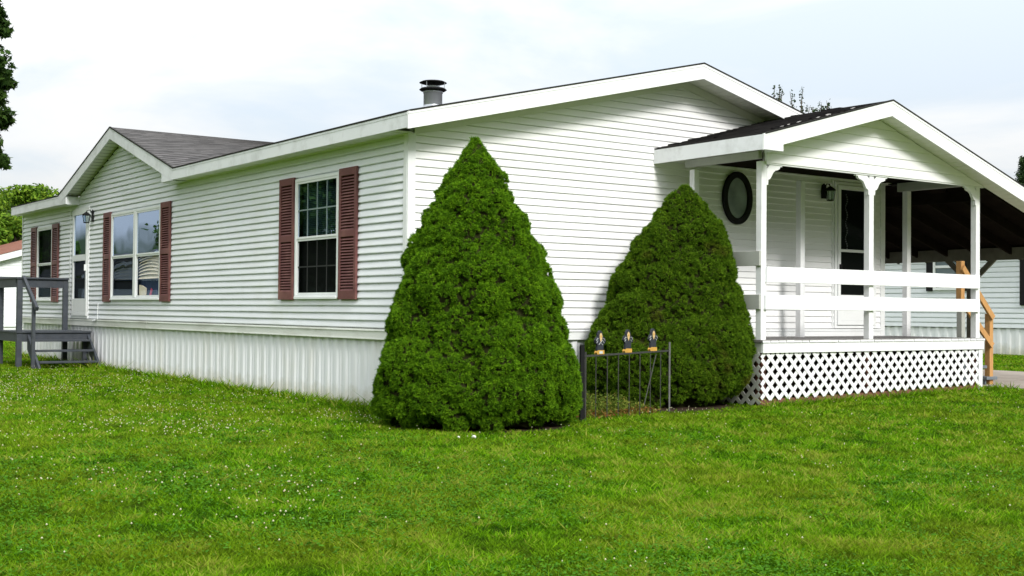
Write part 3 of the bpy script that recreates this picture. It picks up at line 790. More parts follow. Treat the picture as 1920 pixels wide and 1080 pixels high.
lantern((-.016, 11.40, 2.87), -1, 0)['label'] = 'black lantern beside the back door'
lantern((7.03, -.018, 2.94), 0, -1)['label'] = 'black lantern on the porch wall'

mb = MB(); mb.tube([(-.034, 10.98, 1.24), (-.036, 10.985, 1.05), (-.040, 10.99, .955), (-.046, 11.08, .925), (-.046, 11.22, .915), (-.044, 11.30, .93), (-.042, 11.24, .945), (-.042, 11.12, .94)], .008, 6)
mb.build('cable', M['trim'], home)
# ---- front door on the end wall
x0, x1, z0, z1 = DOOR_R
def frame_y(mb, a_, b_, z0, z1, w, yo, yi):
    mb.box(a_, b_, yo, yi, z0, z0+w); mb.box(a_, b_, yo, yi, z1-w, z1)
    mb.box(a_, a_+w, yo, yi, z0+w, z1-w); mb.box(b_-w, b_, yo, yi, z0+w, z1-w)
mb = MB(); frame_y(mb, x0, x1, z0, z1, .05, -.036, -.001)
dr = mb.build('door_frame', M['trim'], home, bevel=.003)
mb = MB(); frame_y(mb, x0+.052, x1-.052, z0+.052, z1-.052, .06, -.056, -.014)
mb.box(x0+.113, x1-.113, -.054, -.016, 2.085, 2.125); mb.box(x0+.113, x1-.113, -.054, -.016, z0+.113, 1.45)
mb.build('storm_door', M['trim'], dr, bevel=.003)
mb = MB(); mb.quad((x0+.11, -.03, 1.44), (x1-.11, -.03, 1.44), (x1-.11, -.03, z1-.11), (x0+.11, -.03, z1-.11)); mb.build('door_pane', M['glass_dim'], dr)
mb = MB(); mb.box(x0+.05, x1-.05, .02, .03, z0, z1); mb.build('inner_door', M['screen'], dr)
mb = MB(); mb.box(x0+.075, x0+.10, -.095, -.057, 1.76, 1.90); mb.build('door_handle', M['blackmetal'], dr)
mb = MB()   # little vine decal hanging inside the pane
for k in range(26):
    z_ = 2.10+k*.033; xo_ = .02*math.sin(k*.9); r_ = .006+.008*abs(math.sin(k*.5))
    mb.box(x0+.27+xo_-r_, x0+.27+xo_+r_, -.026, -.024, z_, z_+.018+.01*random.random())
mb.build('glass_decal', mat('grey_etched_decal', (.35, .36, .38), .7), dr)
mb = MB(); mb.box(x0-.045, x0-.025, -.030, -.004, z0, z1+.02)
mb.build('door_channel', M['trim'], dr)

# ---- oval window
def ellipse_ring(mb, cx, cz, a0, b0, a1, b1, y0, y1, seg=48):
    k = len(mb.v)
    for (a_, b_, y_) in ((a1, b1, y1), (a1*1.0, b1*1.0, y0+.006), (a1*.965, b1*.975, y0), (a0*1.04, b0*1.03, y0), (a0, b0, y0+.008), (a0, b0, y1)):
        for j in range(seg):
            t_ = 2*PI*j/seg; mb.v.append((cx+a_*math.cos(t_), y_, cz+b_*math.sin(t_)))
    for i in range(5):
        for j in range(seg):
            q = (j+1) % seg; mb.f.append((k+i*seg+j, k+i*seg+q, k+(i+1)*seg+q, k+(i+1)*seg+j))
mb = MB(); ellipse_ring(mb, 5.225, 2.745, .200, .278, .285, .362, -.065, -.0245)
ov = mb.build('oval_window', M['blackmetal'], home, smooth=False)
mb = MB(); mb.f.append(tuple(range(48))); mb.v += [(5.225+.202*math.cos(2*PI*j/48), -.040, 2.745+.280*math.sin(2*PI*j/48)) for j in range(48)]
mb.build('oval_pane', M['glass_clear'], ov)
mb = MB(); mb.f.append(tuple(range(48))); mb.v += [(5.225+.215*math.cos(2*PI*j/48), -.032, 2.745+.292*math.sin(2*PI*j/48)) for j in range(48)]
mb.build('oval_backing', mat('grey_frosted_backing', (0.26, 0.29, 0.30), .5, var=.3, scale=4), ov)

# ---- flue
fz = zr(1.565)
mb = MB()
mb.lathe((1.565, 2.0, 0), [(.23, fz-.08), (.20, fz+.06), (.128, fz+.10), (.126, fz+.12)], 28)
mb.lathe((1.565, 2.0, 0), [(.126, fz-.05), (.126, 4.06), (.133, 4.065), (.133, 4.095), (.0, 4.095)], 28)
fl = mb.build('flue_pipe', M['greymetal'], home, smooth=True)
mb = MB()
mb.lathe((1.565, 2.0, 0), [(.0, 4.092), (.165, 4.096), (.185, 4.110), (.165, 4.128), (.0, 4.128)], 28)
mb.build('flue_collar', M['blackmetal'], fl, smooth=True)
mb = MB(); mb.lathe((1.565, 2.0, 0), [(.085, 4.12), (.085, 4.158), (.0, 4.158)], 20); mb.build('flue_neck', M['greymetal'], fl)
mb = MB(); mb.lathe((1.565, 2.0, 0), [(.0, 4.190), (.15, 4.192), (.185, 4.204), (.15, 4.222), (.0, 4.232)], 28)
cap = mb.build('flue_cap', M['blackmetal'], fl, smooth=True)
for j in range(4):
    mb = MB(); t_ = .5+PI/2*j; mb.tube([(1.565+.172*math.cos(t_), 2+.172*math.sin(t_), 4.11), (1.565+.172*math.cos(t_), 2+.172*math.sin(t_), 4.20)], .004, 5)
    mb.build('cap_strap', M['greymetal'], fl)

# ---------------------------------------------------------------- the porch
porch = empty('covered_porch', (6.2, -.8, .1), 'white painted porch with lattice skirt, board rails and gabled shingle roof', 'porch')
PX0, PX1, PF = 4.02, 8.515, -1.60
def post(x, y, z0, z1, parent=porch, m_=None, w=.09, name='post', label=None):
    mb = MB(); mb.box(x, x+w, y, y+w, z0, z1); o = mb.build(name, m_ or M['paint'], parent, bevel=.006)
    if label: o['label'] = label
    return o
for x in (PX0, 6.06, PX1-.09): post(x, PF, .842, 3.02)
for x in (PX0, 6.06, PX1-.09): post(x, -.44, .842, 3.02)
# short legs under the deck
for x in (PX0+.05, 6.06, PX1-.09):
    for y in (PF+.02, -.5): mb = MB(); mb.box(x, x+.09, y+.02, y+.11, 0, .70); mb.build('under_post', M['redboard'], porch)
# deck boards, their painted ends, rim
mb = MB(); x = PX0-.02; k = 0
while x < PX1+.03:
    w = .134; mb.box(x, min(x+w, PX1+.05), PF-.045+.006*random.random(), -.03, .815+.003*random.random(), .843); x += w+.006+.004*random.random(); k += 1
mb.build('deck_board', M['deckboard'], porch)
mb = MB(); x = PX0-.02
random.seed(11)
while x < PX1+.03:
    w = .128+.01*random.random(); mb.box(x, min(x+w, PX1+.05), PF-.052, PF-.046, .812, .840-.006*random.random()); x += w+.012*random.random()+.002
mb.build('board_end_paint', M['paint'], porch)
mb = MB(); mb.box(PX0, PX1+.045, PF-.040, PF-.002, .685, .811)
mb.build('rim_board', M['paint'], porch, bevel=.004)
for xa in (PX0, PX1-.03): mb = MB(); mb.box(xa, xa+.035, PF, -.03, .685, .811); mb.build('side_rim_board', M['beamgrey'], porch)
# rails
mb = MB(); mb.box(PX0+.072, PX1-.045, PF-.034, PF-.001, 1.545, 1.737); mb.build('rail_board', M['paint'], porch, bevel=.004)
mb = MB(); mb.box(PX0+.045, PX1-.045, PF-.034, PF-.001, 1.213, 1.392); mb.build('rail_board', M['paint'], porch, bevel=.004)
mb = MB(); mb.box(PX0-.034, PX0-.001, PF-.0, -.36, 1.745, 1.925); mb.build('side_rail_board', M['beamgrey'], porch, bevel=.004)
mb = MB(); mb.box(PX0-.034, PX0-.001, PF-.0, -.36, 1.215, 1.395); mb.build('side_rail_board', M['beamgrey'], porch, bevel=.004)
# front band and gable siding
EXL, EXR = 3.724, 11.62
PRX, PRZ, PY = 6.115, 3.94, -1.902
sL, sR = .2705, .3106
def pzr(x): return PRZ-(sL*(PRX-x) if x < PRX else sR*(x-PRX))
mb = MB()
GX0, GX1 = PX0+.075, 8.575
def glim(z):
    top = PRZ-.175
    lo = PRX-(top-z)/sL; hi = PRX+(top-z)/sR
    return (max(GX0, lo), min(GX1, hi))
siding(mb, 'y', PF-.012, 3.0, 3.765, glim, [], c=.122, depth=.014, zt=3.0, wav=.0004, seed=9)
mb.build('gable_siding', M['siding_end'], porch)
mb = MB(); mb.box(GX0-.004, GX1+.004, PF-.012, PF+.02, 2.985, 2.999); mb.box(GX0-.02, GX0-.001, PF-.03, PF, 2.99, 3.19); mb.box(GX1+.001, GX1+.02, PF-.03, PF, 2.99, 3.13)
mb.build('gable_trim', M['trim'], porch)
mb = MB()
mb.prism([(GX0, PF+.0, 3.0), (GX1, PF+.0, 3.0), (GX1, PF, pzr(GX1)-.18), (PRX, PF, PRZ-.18), (GX0, PF, pzr(GX0)-.18)], (0, .03, 0))
mb.box(GX0+.04, GX1-.02, PF+.032, PF+.09, 3.025, 3.16)
mb.build('gable_backing', M['beamgrey'], porch)
# side beams
mb = MB(); mb.box(PX0+.005, PX0+.075, PF+.06, -.26, 3.055, 3.15); mb.build('side_beam', M['beamgrey'], porch, bevel=.004)
mb = MB(); mb.box(PX1-.085, PX1, PF+.06, -.25, 3.022, 3.15); mb.build('side_beam', M['beamgrey'], porch, bevel=.004)
mb = MB(); mb.box(EXL+.0, GX0+.12, PY+.1, -.03, 3.155, 3.162); mb.build('eave_soffit', M['soffit'], porch)
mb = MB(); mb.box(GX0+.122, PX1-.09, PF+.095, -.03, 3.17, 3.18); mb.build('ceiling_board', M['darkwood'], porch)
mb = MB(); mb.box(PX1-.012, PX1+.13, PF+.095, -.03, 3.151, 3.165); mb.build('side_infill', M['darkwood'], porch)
# porch roof (left slope and the right slope as far as the carport)
mb = MB()
shingles(mb, (EXL-.012, PY-.012, pzr(EXL)), (EXL-.012, .0, pzr(EXL)), (PRX, PY-.012, PRZ), (PRX, .0, PRZ), expo=.125, lip=.011, tab=.3, lift=.012)
shingles(mb, (8.64, PY-.012, pzr(8.64)), (8.64, 0, pzr(8.64)), (PRX, PY-.012, PRZ), (PRX, 0, PRZ), expo=.13)
pr = mb.build('porch_roof', M['shingle_dark'], porch, rnd=True)
mb = MB()
slab(mb, [(EXL, PY, pzr(EXL)-.002), (PRX, PY, PRZ-.002), (PRX, 0, PRZ-.002), (EXL, 0, pzr(EXL)-.002)], .02)
slab(mb, [(PRX, PY, PRZ-.002), (8.64, PY, pzr(8.64)-.002), (8.64, 0, pzr(8.64)-.002), (PRX, 0, PRZ-.002)], .02)
mb.prism([(EXL, PY-.030, pzr(EXL)-.012), (EXL, PY-.002, pzr(EXL)-.012), (EXL, PY-.002, pzr(EXL)+.010), (EXL, PY-.030, pzr(EXL)+.010)], (PRX-EXL, 0, PRZ-pzr(EXL)))
mb.prism([(8.64, PY-.030, pzr(8.64)-.012), (8.64, PY-.002, pzr(8.64)-.012), (8.64, PY-.002, pzr(8.64)+.010), (8.64, PY-.030, pzr(8.64)+.010)], (PRX-8.64, 0, PRZ-pzr(8.64)))
mb.build('roof_deck', M['gap'], pr)
mb = MB(); random.seed(5)   # curled pale shingle edges along the rake
for k in range(9):
    mb = MB(); f = random.random()**1.0; x = EXL+.3+(PRX-EXL-.9)*f; y = PY+.01+random.random()*.10
    z = pzr(x)+.014; s_ = .012+.03*random.random()
    mb.prism([(x, y, z), (x+s_*2, y+.01, z+s_*2*sL+.006), (x+s_*1.6, y+.03, z+s_*1.5*sL+.01), (x+.2*s_, y+.035, z+.006)], (0, 0, .003)); mb.build('curled_edge', M['pale'], pr)
mb = MB()
rake_y(mb, EXL-.022, pzr(EXL)-.012+.006, PRX, PRZ-.012, PY)
rake_y(mb, PRX+.001, PRZ-.012, 8.64, pzr(8.64)-.012, PY, h=.20)
mb.prism([(EXL-.021, PY-.001, 3.102), (EXL+.315, PY-.001, 3.102), (EXL+.315, PY-.001, 3.20), (EXL-.021, PY-.001, 3.11)], (0, -.0235, 0))
mb.build('rake_fascia', M['trim'], porch)
mb = MB(); mb.box(EXL-.022, EXL, PY, -.01, 3.102, pzr(EXL)-.012)
mb.box(EXL+.308, EXL+.315, PY, PF-.03, 3.112, 3.2)
mb.build('eave_fascia', M['fascia'], porch)
mb = MB(); sof_y(mb, EXL+.32, pzr(EXL+.32), PRX, PRZ, PY, PF-.01, drop=.17); sof_y(mb, 8.64, pzr(8.64), PRX, PRZ, PY, PF-.01, drop=.17)
mb.build('rake_soffit', M['soffit'], porch)
# scrolled corner brackets
def bracket(x, s_, parent=porch):
    y = PF-.001
    z = 2.985
    pr_ = [(.05, 0), (.27, 0), (.27, -.014), (.235, -.016), (.225, -.042), (.19, -.058), (.155, -.064), (.12, -.086), (.095, -.12), (.075, -.152), (.05, -.178), (.022, -.186), (.02, -.25), (0, -.25), (0, -.06), (.045, -.015)]
    hole = None
    mb = MB(); mb.prism([(x+s_*a_, y, z+b_) for a_, b_ in pr_[::-1]] if s_ > 0 else [(x+s_*a_, y, z+b_) for a_, b_ in pr_], (0, .038, 0))
    return mb.build('scroll_bracket', M['paint'], parent, bevel=.003)
bracket(PX0+.0905, 1); bracket(6.06-.0005, -1); bracket(6.1505, 1); bracket(PX1-.0905, -1)
# lattice
def clip_slat(mb, ux0, ux1, z0f, z1, w, P, thick, dirn, sp=.165):
    h = (z1-.0)
    u = ux0-1.2
    while u < ux1+1.2:
        # centre line through (u, zmid) at 45 deg
        pts = []
        zb0 = z0f((ux0+ux1)/2)
        ua, ub = u, u+dirn*(z1-zb0)
        lo, hi = 0.0, 1.0
        for lim_, sg in ((ux0, 1), (ux1, -1)):
            fa, fb = sg*(ua-lim_), sg*(ub-lim_)
            if fa < 0 and fb < 0: lo = 2; break
            if fa < 0: lo = max(lo, fa/(fa-fb))
            elif fb < 0: hi = min(hi, fa/(fa-fb))
        if lo < hi-.02:
            A = (ua+(ub-ua)*lo, zb0+(z1-zb0)*lo); B = (ua+(ub-ua)*hi, zb0+(z1-zb0)*hi)
            d = Vector((B[0]-A[0], B[1]-A[1])).normalized(); nn = Vector((-d.y, d.x))*w/2
            q = [(A[0]+nn.x, A[1]+nn.y), (B[0]+nn.x, B[1]+nn.y), (B[0]-nn.x, B[1]-nn.y), (A[0]-nn.x, A[1]-nn.y)]
            q = [(min(max(a_, ux0), ux1), min(b_, z1)) for a_, b_ in q]
            mb.prism([P(a_, b_, 0) for a_, b_ in q], Vector(P(0, 0, thick))-Vector(P(0, 0, 0)))
        u += sp
mb = MB()
LZ = lambda x: gzf(x, PF)+.085
# built panel by panel so the lower edge follows the rising ground
n_pan = 6
for i in range(n_pan):
    ua = PX0+.0+(PX1-PX0)*i/n_pan; ub = PX0+(PX1-PX0)*(i+1)/n_pan
for dirn, yy in ((1, PF-.008), (-1, PF-.0145)):
    u = PX0-1.0
    while u < PX1+1.0:
        zb = LZ(min(max(u, PX0), PX1)); z1 = .684
        A = [u, zb]; B = [u+dirn*(z1-zb), z1]
        lo, hi = 0.0, 1.0
        for lim_, sg in ((PX0+.003, 1), (PX1-.05, -1)):
            fa, fb = sg*(A[0]-lim_), sg*(B[0]-lim_)
            if fa < 0 and fb < 0: lo = 2; break
            if fa < 0: lo = max(lo, fa/(fa-fb))
            elif fb < 0: hi = min(hi, fa/(fa-fb))
        if lo < hi-.03:
            a_ = (A[0]+(B[0]-A[0])*lo, A[1]+(B[1]-A[1])*lo); b_ = (A[0]+(B[0]-A[0])*hi, A[1]+(B[1]-A[1])*hi)
            mb.bar((a_[0], yy, a_[1]), (b_[0], yy, b_[1]), .006, .049, up=(-dirn*.7071, 0, .7071))
        u += .165
lat = mb.build('lattice', M['paint'], porch)
mb = MB()
for dirn, xx in ((1, PX0-.004), (-1, PX0-.0105)):
    u = PF-1.0
    while u < 0:
        zb = .05; z1 = .684; A = [u, zb]; B = [u+dirn*(z1-zb), z1]; lo, hi = 0., 1.
        for lim_, sg in ((PF+.01, 1), (-.1, -1)):
            fa, fb = sg*(A[0]-lim_), sg*(B[0]-lim_)
            if fa < 0 and fb < 0: lo = 2; break
            if fa < 0: lo = max(lo, fa/(fa-fb))
            elif fb < 0: hi = min(hi, fa/(fa-fb))
        if lo < hi-.03:
            a_ = (A[0]+(B[0]-A[0])*lo, A[1]+(B[1]-A[1])*lo); b_ = (A[0]+(B[0]-A[0])*hi, A[1]+(B[1]-A[1])*hi)
            mb.bar((xx, a_[0], a_[1]), (xx, b_[0], b_[1]), .006, .049, up=(0, -dirn*.7071, .7071))
        u += .165
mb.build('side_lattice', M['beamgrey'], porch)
mb = MB(); mb.box(PX1-.05, PX1+.035, PF-.022, PF+.01, .06, .684); mb.build('lattice_end_board', M['paint'], porch)
mb = MB(); mb.prism([(PX0+.0, PF+.002, gzf(PX0, PF)-.05), (PX1, PF+.002, gzf(PX1, PF)-.05), (PX1, PF+.002, gzf(PX1, PF)+.075), (PX0, PF+.002, gzf(PX0, PF)+.085)], (0, .03, 0))
mb.build('base_board', M['redboard'], porch)
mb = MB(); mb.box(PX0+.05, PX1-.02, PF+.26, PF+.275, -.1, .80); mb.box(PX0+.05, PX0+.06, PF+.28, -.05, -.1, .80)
mb.build('underfloor_shade_sheet', M['darkwood'], porch)  # dark sheet added behind the lattice to stand in for under-deck shade
# right-hand steps of new timber and blue-grey treads
st = empty('porch_stairs', (9.0, -.75, .12), 'unpainted orange lumber stair rail and blue-grey steps beside the porch', 'stairs')
def bary(a_, b_, w, h, name, m_, parent): mb = MB(); mb.bar(a_, b_, w, h); return mb.build(name, m_, parent, bevel=.003)
for yy in (-1.24,):
    post(8.60, yy, 1.34, 1.955, st, M['freshwood'], .088, 'post')
    post(8.615, yy+.0, .845, 1.338, st, M['beamgrey'], .088, 'painted_post')
    post(9.315, yy, .06, 1.19, st, M['freshwood'], .088, 'post')
    y2 = yy-.02
    bary((8.60, y2, 1.86), (9.36, y2, 1.13), .038, .09, 'rail', M['freshwood'], st)
    bary((8.60, y2, 1.36), (9.34, y2, .72), .038, .09, 'rail', M['freshwood'], st)
for k, (xa, z_) in enumerate(((8.66, .62), (8.92, .43), (9.18, .26))):
    mb = MB(); mb.box(xa, xa+.27, -1.28, -.28, z_-.045, z_); mb.build('tread', M['stepconcrete'], st, bevel=.006)
    mb = MB(); mb.box(xa+.02, xa+.045, -1.24, -.32, .08, z_-.046); mb.build('riser', M['stepconcrete'], st)

# ---------------------------------------------------------------- carport
cp = empty('carport', (10.2, 1.5, .15), 'dark timber carport roof sloping down from the porch to a pale beam', 'carport')
CB = 6.5
mb = MB()
shingles(mb, (EXR, PY-.012, pzr(EXR)), (EXR, CB, pzr(EXR)), (8.645, PY-.012, pzr(8.645)), (8.645, CB, pzr(8.645)), expo=.16, tab=.5)
cpr = mb.build('carport_roof', M['shingle_dark'], cp, rnd=True)
mb = MB()
slab(mb, [(8.645, PY, pzr(8.645)-.003), (EXR, PY, pzr(EXR)-.003), (EXR, CB, pzr(EXR)-.003), (8.645, CB, pzr(8.645)-.003)], .018)
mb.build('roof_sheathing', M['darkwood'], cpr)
mb = MB()
mb.prism([(8.645, PY-.030, pzr(8.645)-.012), (8.645, PY-.002, pzr(8.645)-.012), (8.645, PY-.002, pzr(8.645)+.010), (8.645, PY-.030, pzr(8.645)+.010)], (EXR-8.645, 0, pzr(EXR)-pzr(8.645)))
mb.build('drip_edge', M['gap'], cpr)
for k in range(14):
    y = -1.55+k*.6
    mb = MB(); mb.bar((8.66, y, pzr(8.66)-.10), (EXR-.05, y, pzr(EXR-.05)-.10), .038, .14); mb.build('rafter', M['darkwood'], cp)
mb = MB(); mb.box(8.64, 8.68, PF+.1, CB, pzr(8.66)-.33, pzr(8.66)-.18); mb.build('ledger', M['darkwood'], cp)
mb = MB(); rake_y(mb, 8.641, pzr(8.641)-.012, EXR, pzr(EXR)-.012, PY, h=.20); mb.build('rake_fascia', M['trim'], cp)
mb = MB(); sof_y(mb, EXR, pzr(EXR), 8.641, pzr(8.641), PY, PF-.01, drop=.17); mb.build('rake_soffit', M['soffit'], cp)
mb = MB(); mb.box(11.26, 11.34, PF, CB, 2.085, 2.285); mb.build('beam', M['beam_shaded'], cp, bevel=.004)
for y in (-1.5, .42, 3.4, 6.2):
    post(11.255, y-.045, .15, 2.084, cp, M['beam_shaded'], .09)
    for s_ in (-1, 1):
        bary((11.30, y+s_*.02, 1.72), (11.30, y+s_*.46, 2.12), .045, .085, 'brace', M['beam_shaded'], cp)

# ---------------------------------------------------------------- grey deck at the back door
dk = empty('grey_deck', (-.7, 12.0, .07), 'slate-grey painted wooden stoop with railing and steps at the back door', 'deck')
DX0, DX1, DY0, DY1, DZ = -1.36, -.045, 11.33, 12.78, .725
mb = MB(); y = DY0-.03
while y < DY1:
    mb.box(DX0-.02, DX1, y, y+.134, DZ-.03, DZ); y += .141
mb.build('deck_board', M['deckgrey'], dk)
mb = MB(); mb.box(DX0, DX1, DY0, DY0+.038, DZ-.19, DZ-.031); mb.box(DX0, DX1, DY1-.038, DY1, DZ-.19, DZ-.031)
mb.box(DX0, DX0+.038, DY0+.039, DY1-.039, DZ-.19, DZ-.031); mb.box(DX1-.038, DX1, DY0+.039, DY1-.039, DZ-.19, DZ-.031)
mb.build('rim_joist', M['deckgrey'], dk, bevel=.004)
for (x, y, zt_) in ((DX0-.01, DY0-.005, 1.67), (DX0-.01, DY1-.11, 1.70), (DX1-.125, DY1-.09, 1.70)):
    mb = MB(); mb.box(x, x+.092, y-.002, y+.09, -.02, zt_); mb.build('post', M['deckgrey'], dk, bevel=.004)
mb = MB(); mb.box(DX1-.13, DX1-.04, DY0+.04, DY0+.13, 0, DZ-.19); mb.build('leg', M['deckgrey'], dk)
for nm, bx in (('handrail_cap', (DX0-.03, DX1-.03, DY1-.13, DY1+.01, 1.701, 1.735)), ('side_handrail_cap', (DX0-.035, DX0+.1, DY0-.03, DY1-.132, 1.671, 1.705))):
    mb = MB(); mb.box(*bx); mb.build(nm, M['deckgrey'], dk, bevel=.004)
mb = MB(); mb.box(DX0+.083, DX1-.126, DY1-.085, DY1-.047, 1.54, 1.70); mb.build('rail_board', M['deckgrey'], dk)
mb = MB(); mb.box(DX0-.02, DX0+.018, DY0+.09, DY1-.112, 1.52, 1.67); mb.build('rail_board', M['deckgrey'], dk)
for xx in (-1.17, -.10):
    mb = MB(); mb.prism([(xx-.02, DY0-.001, DZ-.05), (xx-.02, DY0-.001, DZ-.33), (xx-.02, 10.72, .0), (xx-.02, 10.50, .0), (xx-.02, 10.50, .05)], (.04, 0, 0)); mb.build('stringer', M['deckgrey'], dk)
for (y, z) in ((11.08, .575), (10.86, .395), (10.64, .20)):
    mb = MB(); mb.box(-1.148, -.122, y, y+.24, z-.035, z); mb.build('tread', M['deckgrey'], dk, bevel=.004)
mb = MB(); mb.box(-1.245, -1.19, 10.78, 10.85, .0, 1.25); mb.build('handrail_post', M['deckgrey'], dk, bevel=.003)
mb = MB(); mb.bar((-1.27, DY0-.0, 1.70), (-1.22, 10.60, 1.13), .05, .075); mb.build('stair_handrail', M['deckgrey'], dk, bevel=.004)

# ---------------------------------------------------------------- neighbours
def gable_house(name, x0, x1, y0, y1, zg, ze, pitch, axis, sid, roofm, label, group, skirt_h=.55, c=.1016, oh=.3, faces=('y', 'x')):
    h = empty(name, ((x0+x1)/2, (y0+y1)/2, zg), label, 'house', group)
    mb = MB()
    zs = zg+skirt_h
    rs = (x1-x0)/2 if axis == 'y' else (y1-y0)/2
    zt_ = ze+rs*pitch
    if axis == 'y':       # ridge runs along y, gable faces -y
        lim = lambda z: (x0, x1) if z < ze else (x0+(z-ze)/pitch, x1-(z-ze)/pitch)
        siding(mb, 'y', y0, zs, zt_-.001, lim, [], c=c, depth=.014, zt=ze, step=9)
        siding(mb, 'x', x0, zs, ze, lambda z: (y0, y1), [], c=c, depth=.016, zt=ze, step=2.5)
    mb.build('wall', sid, h)
    mb = MB(); mb.box(x0+.03, x1, y0+.03, y1, zs-.02, ze); 
    mb.build('house_body', sid, h)
    mb = MB()
    pts = []; u = y0
    while u < y1: 
        pts += [(u, 0), (u+.03, .02), (u+.1, .02), (u+.13, .0)]; u += .23
    for (ua, da), (ub, db) in zip(pts[:-1], pts[1:]): mb.quad((x0+.03-da, ua, zg-.1), (x0+.03-db, ub, zg-.1), (x0+.03-db, ub, zs), (x0+.03-da, ua, zs))
    mb.box(x0+.05, x1-.03, y0+.04, y1-.05, zg-.2, zs-.001)
    mb.build('skirting', M['skirt'], h)
    xm = (x0+x1)/2; pz = lambda x: ze+.12+pitch*(rs-abs(x-xm)+0)
    mb = MB()
    shingles(mb, (x0-oh, y0-oh, pz(x0-oh)), (x0-oh, y1+oh, pz(x0-oh)), (xm, y0-oh, pz(xm)), (xm, y1+oh, pz(xm)), expo=.3, tab=1.5)
    shingles(mb, (x1+oh, y0-oh, pz(x1+oh)), (x1+oh, y1+oh, pz(x1+oh)), (xm, y0-oh, pz(xm)), (xm, y1+oh, pz(xm)), expo=.3, tab=1.5)
    rf = mb.build('roof', roofm, h, rnd=True)
    mb = MB()
    slab(mb, [(x0-oh, y0-oh, pz(x0-oh)-.003), (xm, y0-oh, pz(xm)-.003), (xm, y1+oh, pz(xm)-.003), (x0-oh, y1+oh, pz(x0-oh)-.003)], .03)
    slab(mb, [(xm, y0-oh, pz(xm)-.003), (x1+oh, y0-oh, pz(x1+oh)-.003), (x1+oh, y1+oh, pz(x1+oh)-.003), (xm, y1+oh, pz(xm)-.003)], .03)
    mb.build('roof_deck', M['gap'], rf)
    mb = MB(); rake_y(mb, x0-oh, pz(x0-oh)-.01, xm, pz(xm)-.01, y0-oh, h=.2); rake_y(mb, xm+.001, pz(xm)-.01, x1+oh, pz(x1+oh)-.01, y0-oh, h=.2)
    mb.box(x0-oh-.022, x0-oh, y0-oh, y1+oh, pz(x0-oh)-.2, pz(x0-oh)-.01)
    mb.build('fascia', M['trim'], h)
    mb = MB(); mb.box(x0-oh, x0-.02, y0-oh, y1+oh, pz(x0-oh)-.2, pz(x0-oh)-.19); mb.build('soffit', M['soffit'], h)
    return h
gh = None
nb = gable_house('neighbouring_mobile_home', 18.0, 25.0, -3.0, 17.0, .27, 2.95, .17, 'y', M['siding_far'], M['shingle_dark'], 'pale grey-blue sided home with black shutters seen through the carport', None, skirt_h=.62, c=.115)
def nwin(ya, yb2, z0, z1, sw=.33):
    mb = MB(); frame_x(mb, ya, yb2, z0, z1, .06, 17.945, 17.985); mb.box(17.95, 17.98, ya+.06, yb2-.06, (z0+z1)/2-.03, (z0+z1)/2+.03)
    w = mb.build('window', M['trim'], nb)
    mb = MB(); mb.box(17.972, 17.98, ya+.06, yb2-.06, z0+.06, z1-.06); mb.build('pane', mat('neighbour_window_pane', (.10, .14, .15), .08, .8), w)
    for q in (ya-.02-sw, yb2+.02):
        mb = MB(); mb.box(17.95, 17.978, q, q+sw, z0-.02, z1+.02); s_ = mb.build('shutter', M['blackmetal'], nb)
nwin(5.12, 5.88, 1.75, 2.85, .17); nwin(1.9, 3.30, 1.42, 2.80); nwin(11.5, 12.9, 1.6, 2.8)
gable_house('white_house', 2.72, 11.0, 30.0, 42.0, .17, 2.72, .30, 'y', M['siding_white'], M['roofred'], 'white house with rusty red roof behind the grey stoop at the left edge', None, skirt_h=.35, c=.11, oh=.22)
gable_house('tan_roof_house', -20.5, -12.2, 52.0, 64.0, .17, 2.75, .34, 'y', M['siding_white'], M['shingle'], 'white gabled house mirrored in the double window panes', None, skirt_h=.4, c=.11, oh=.25)

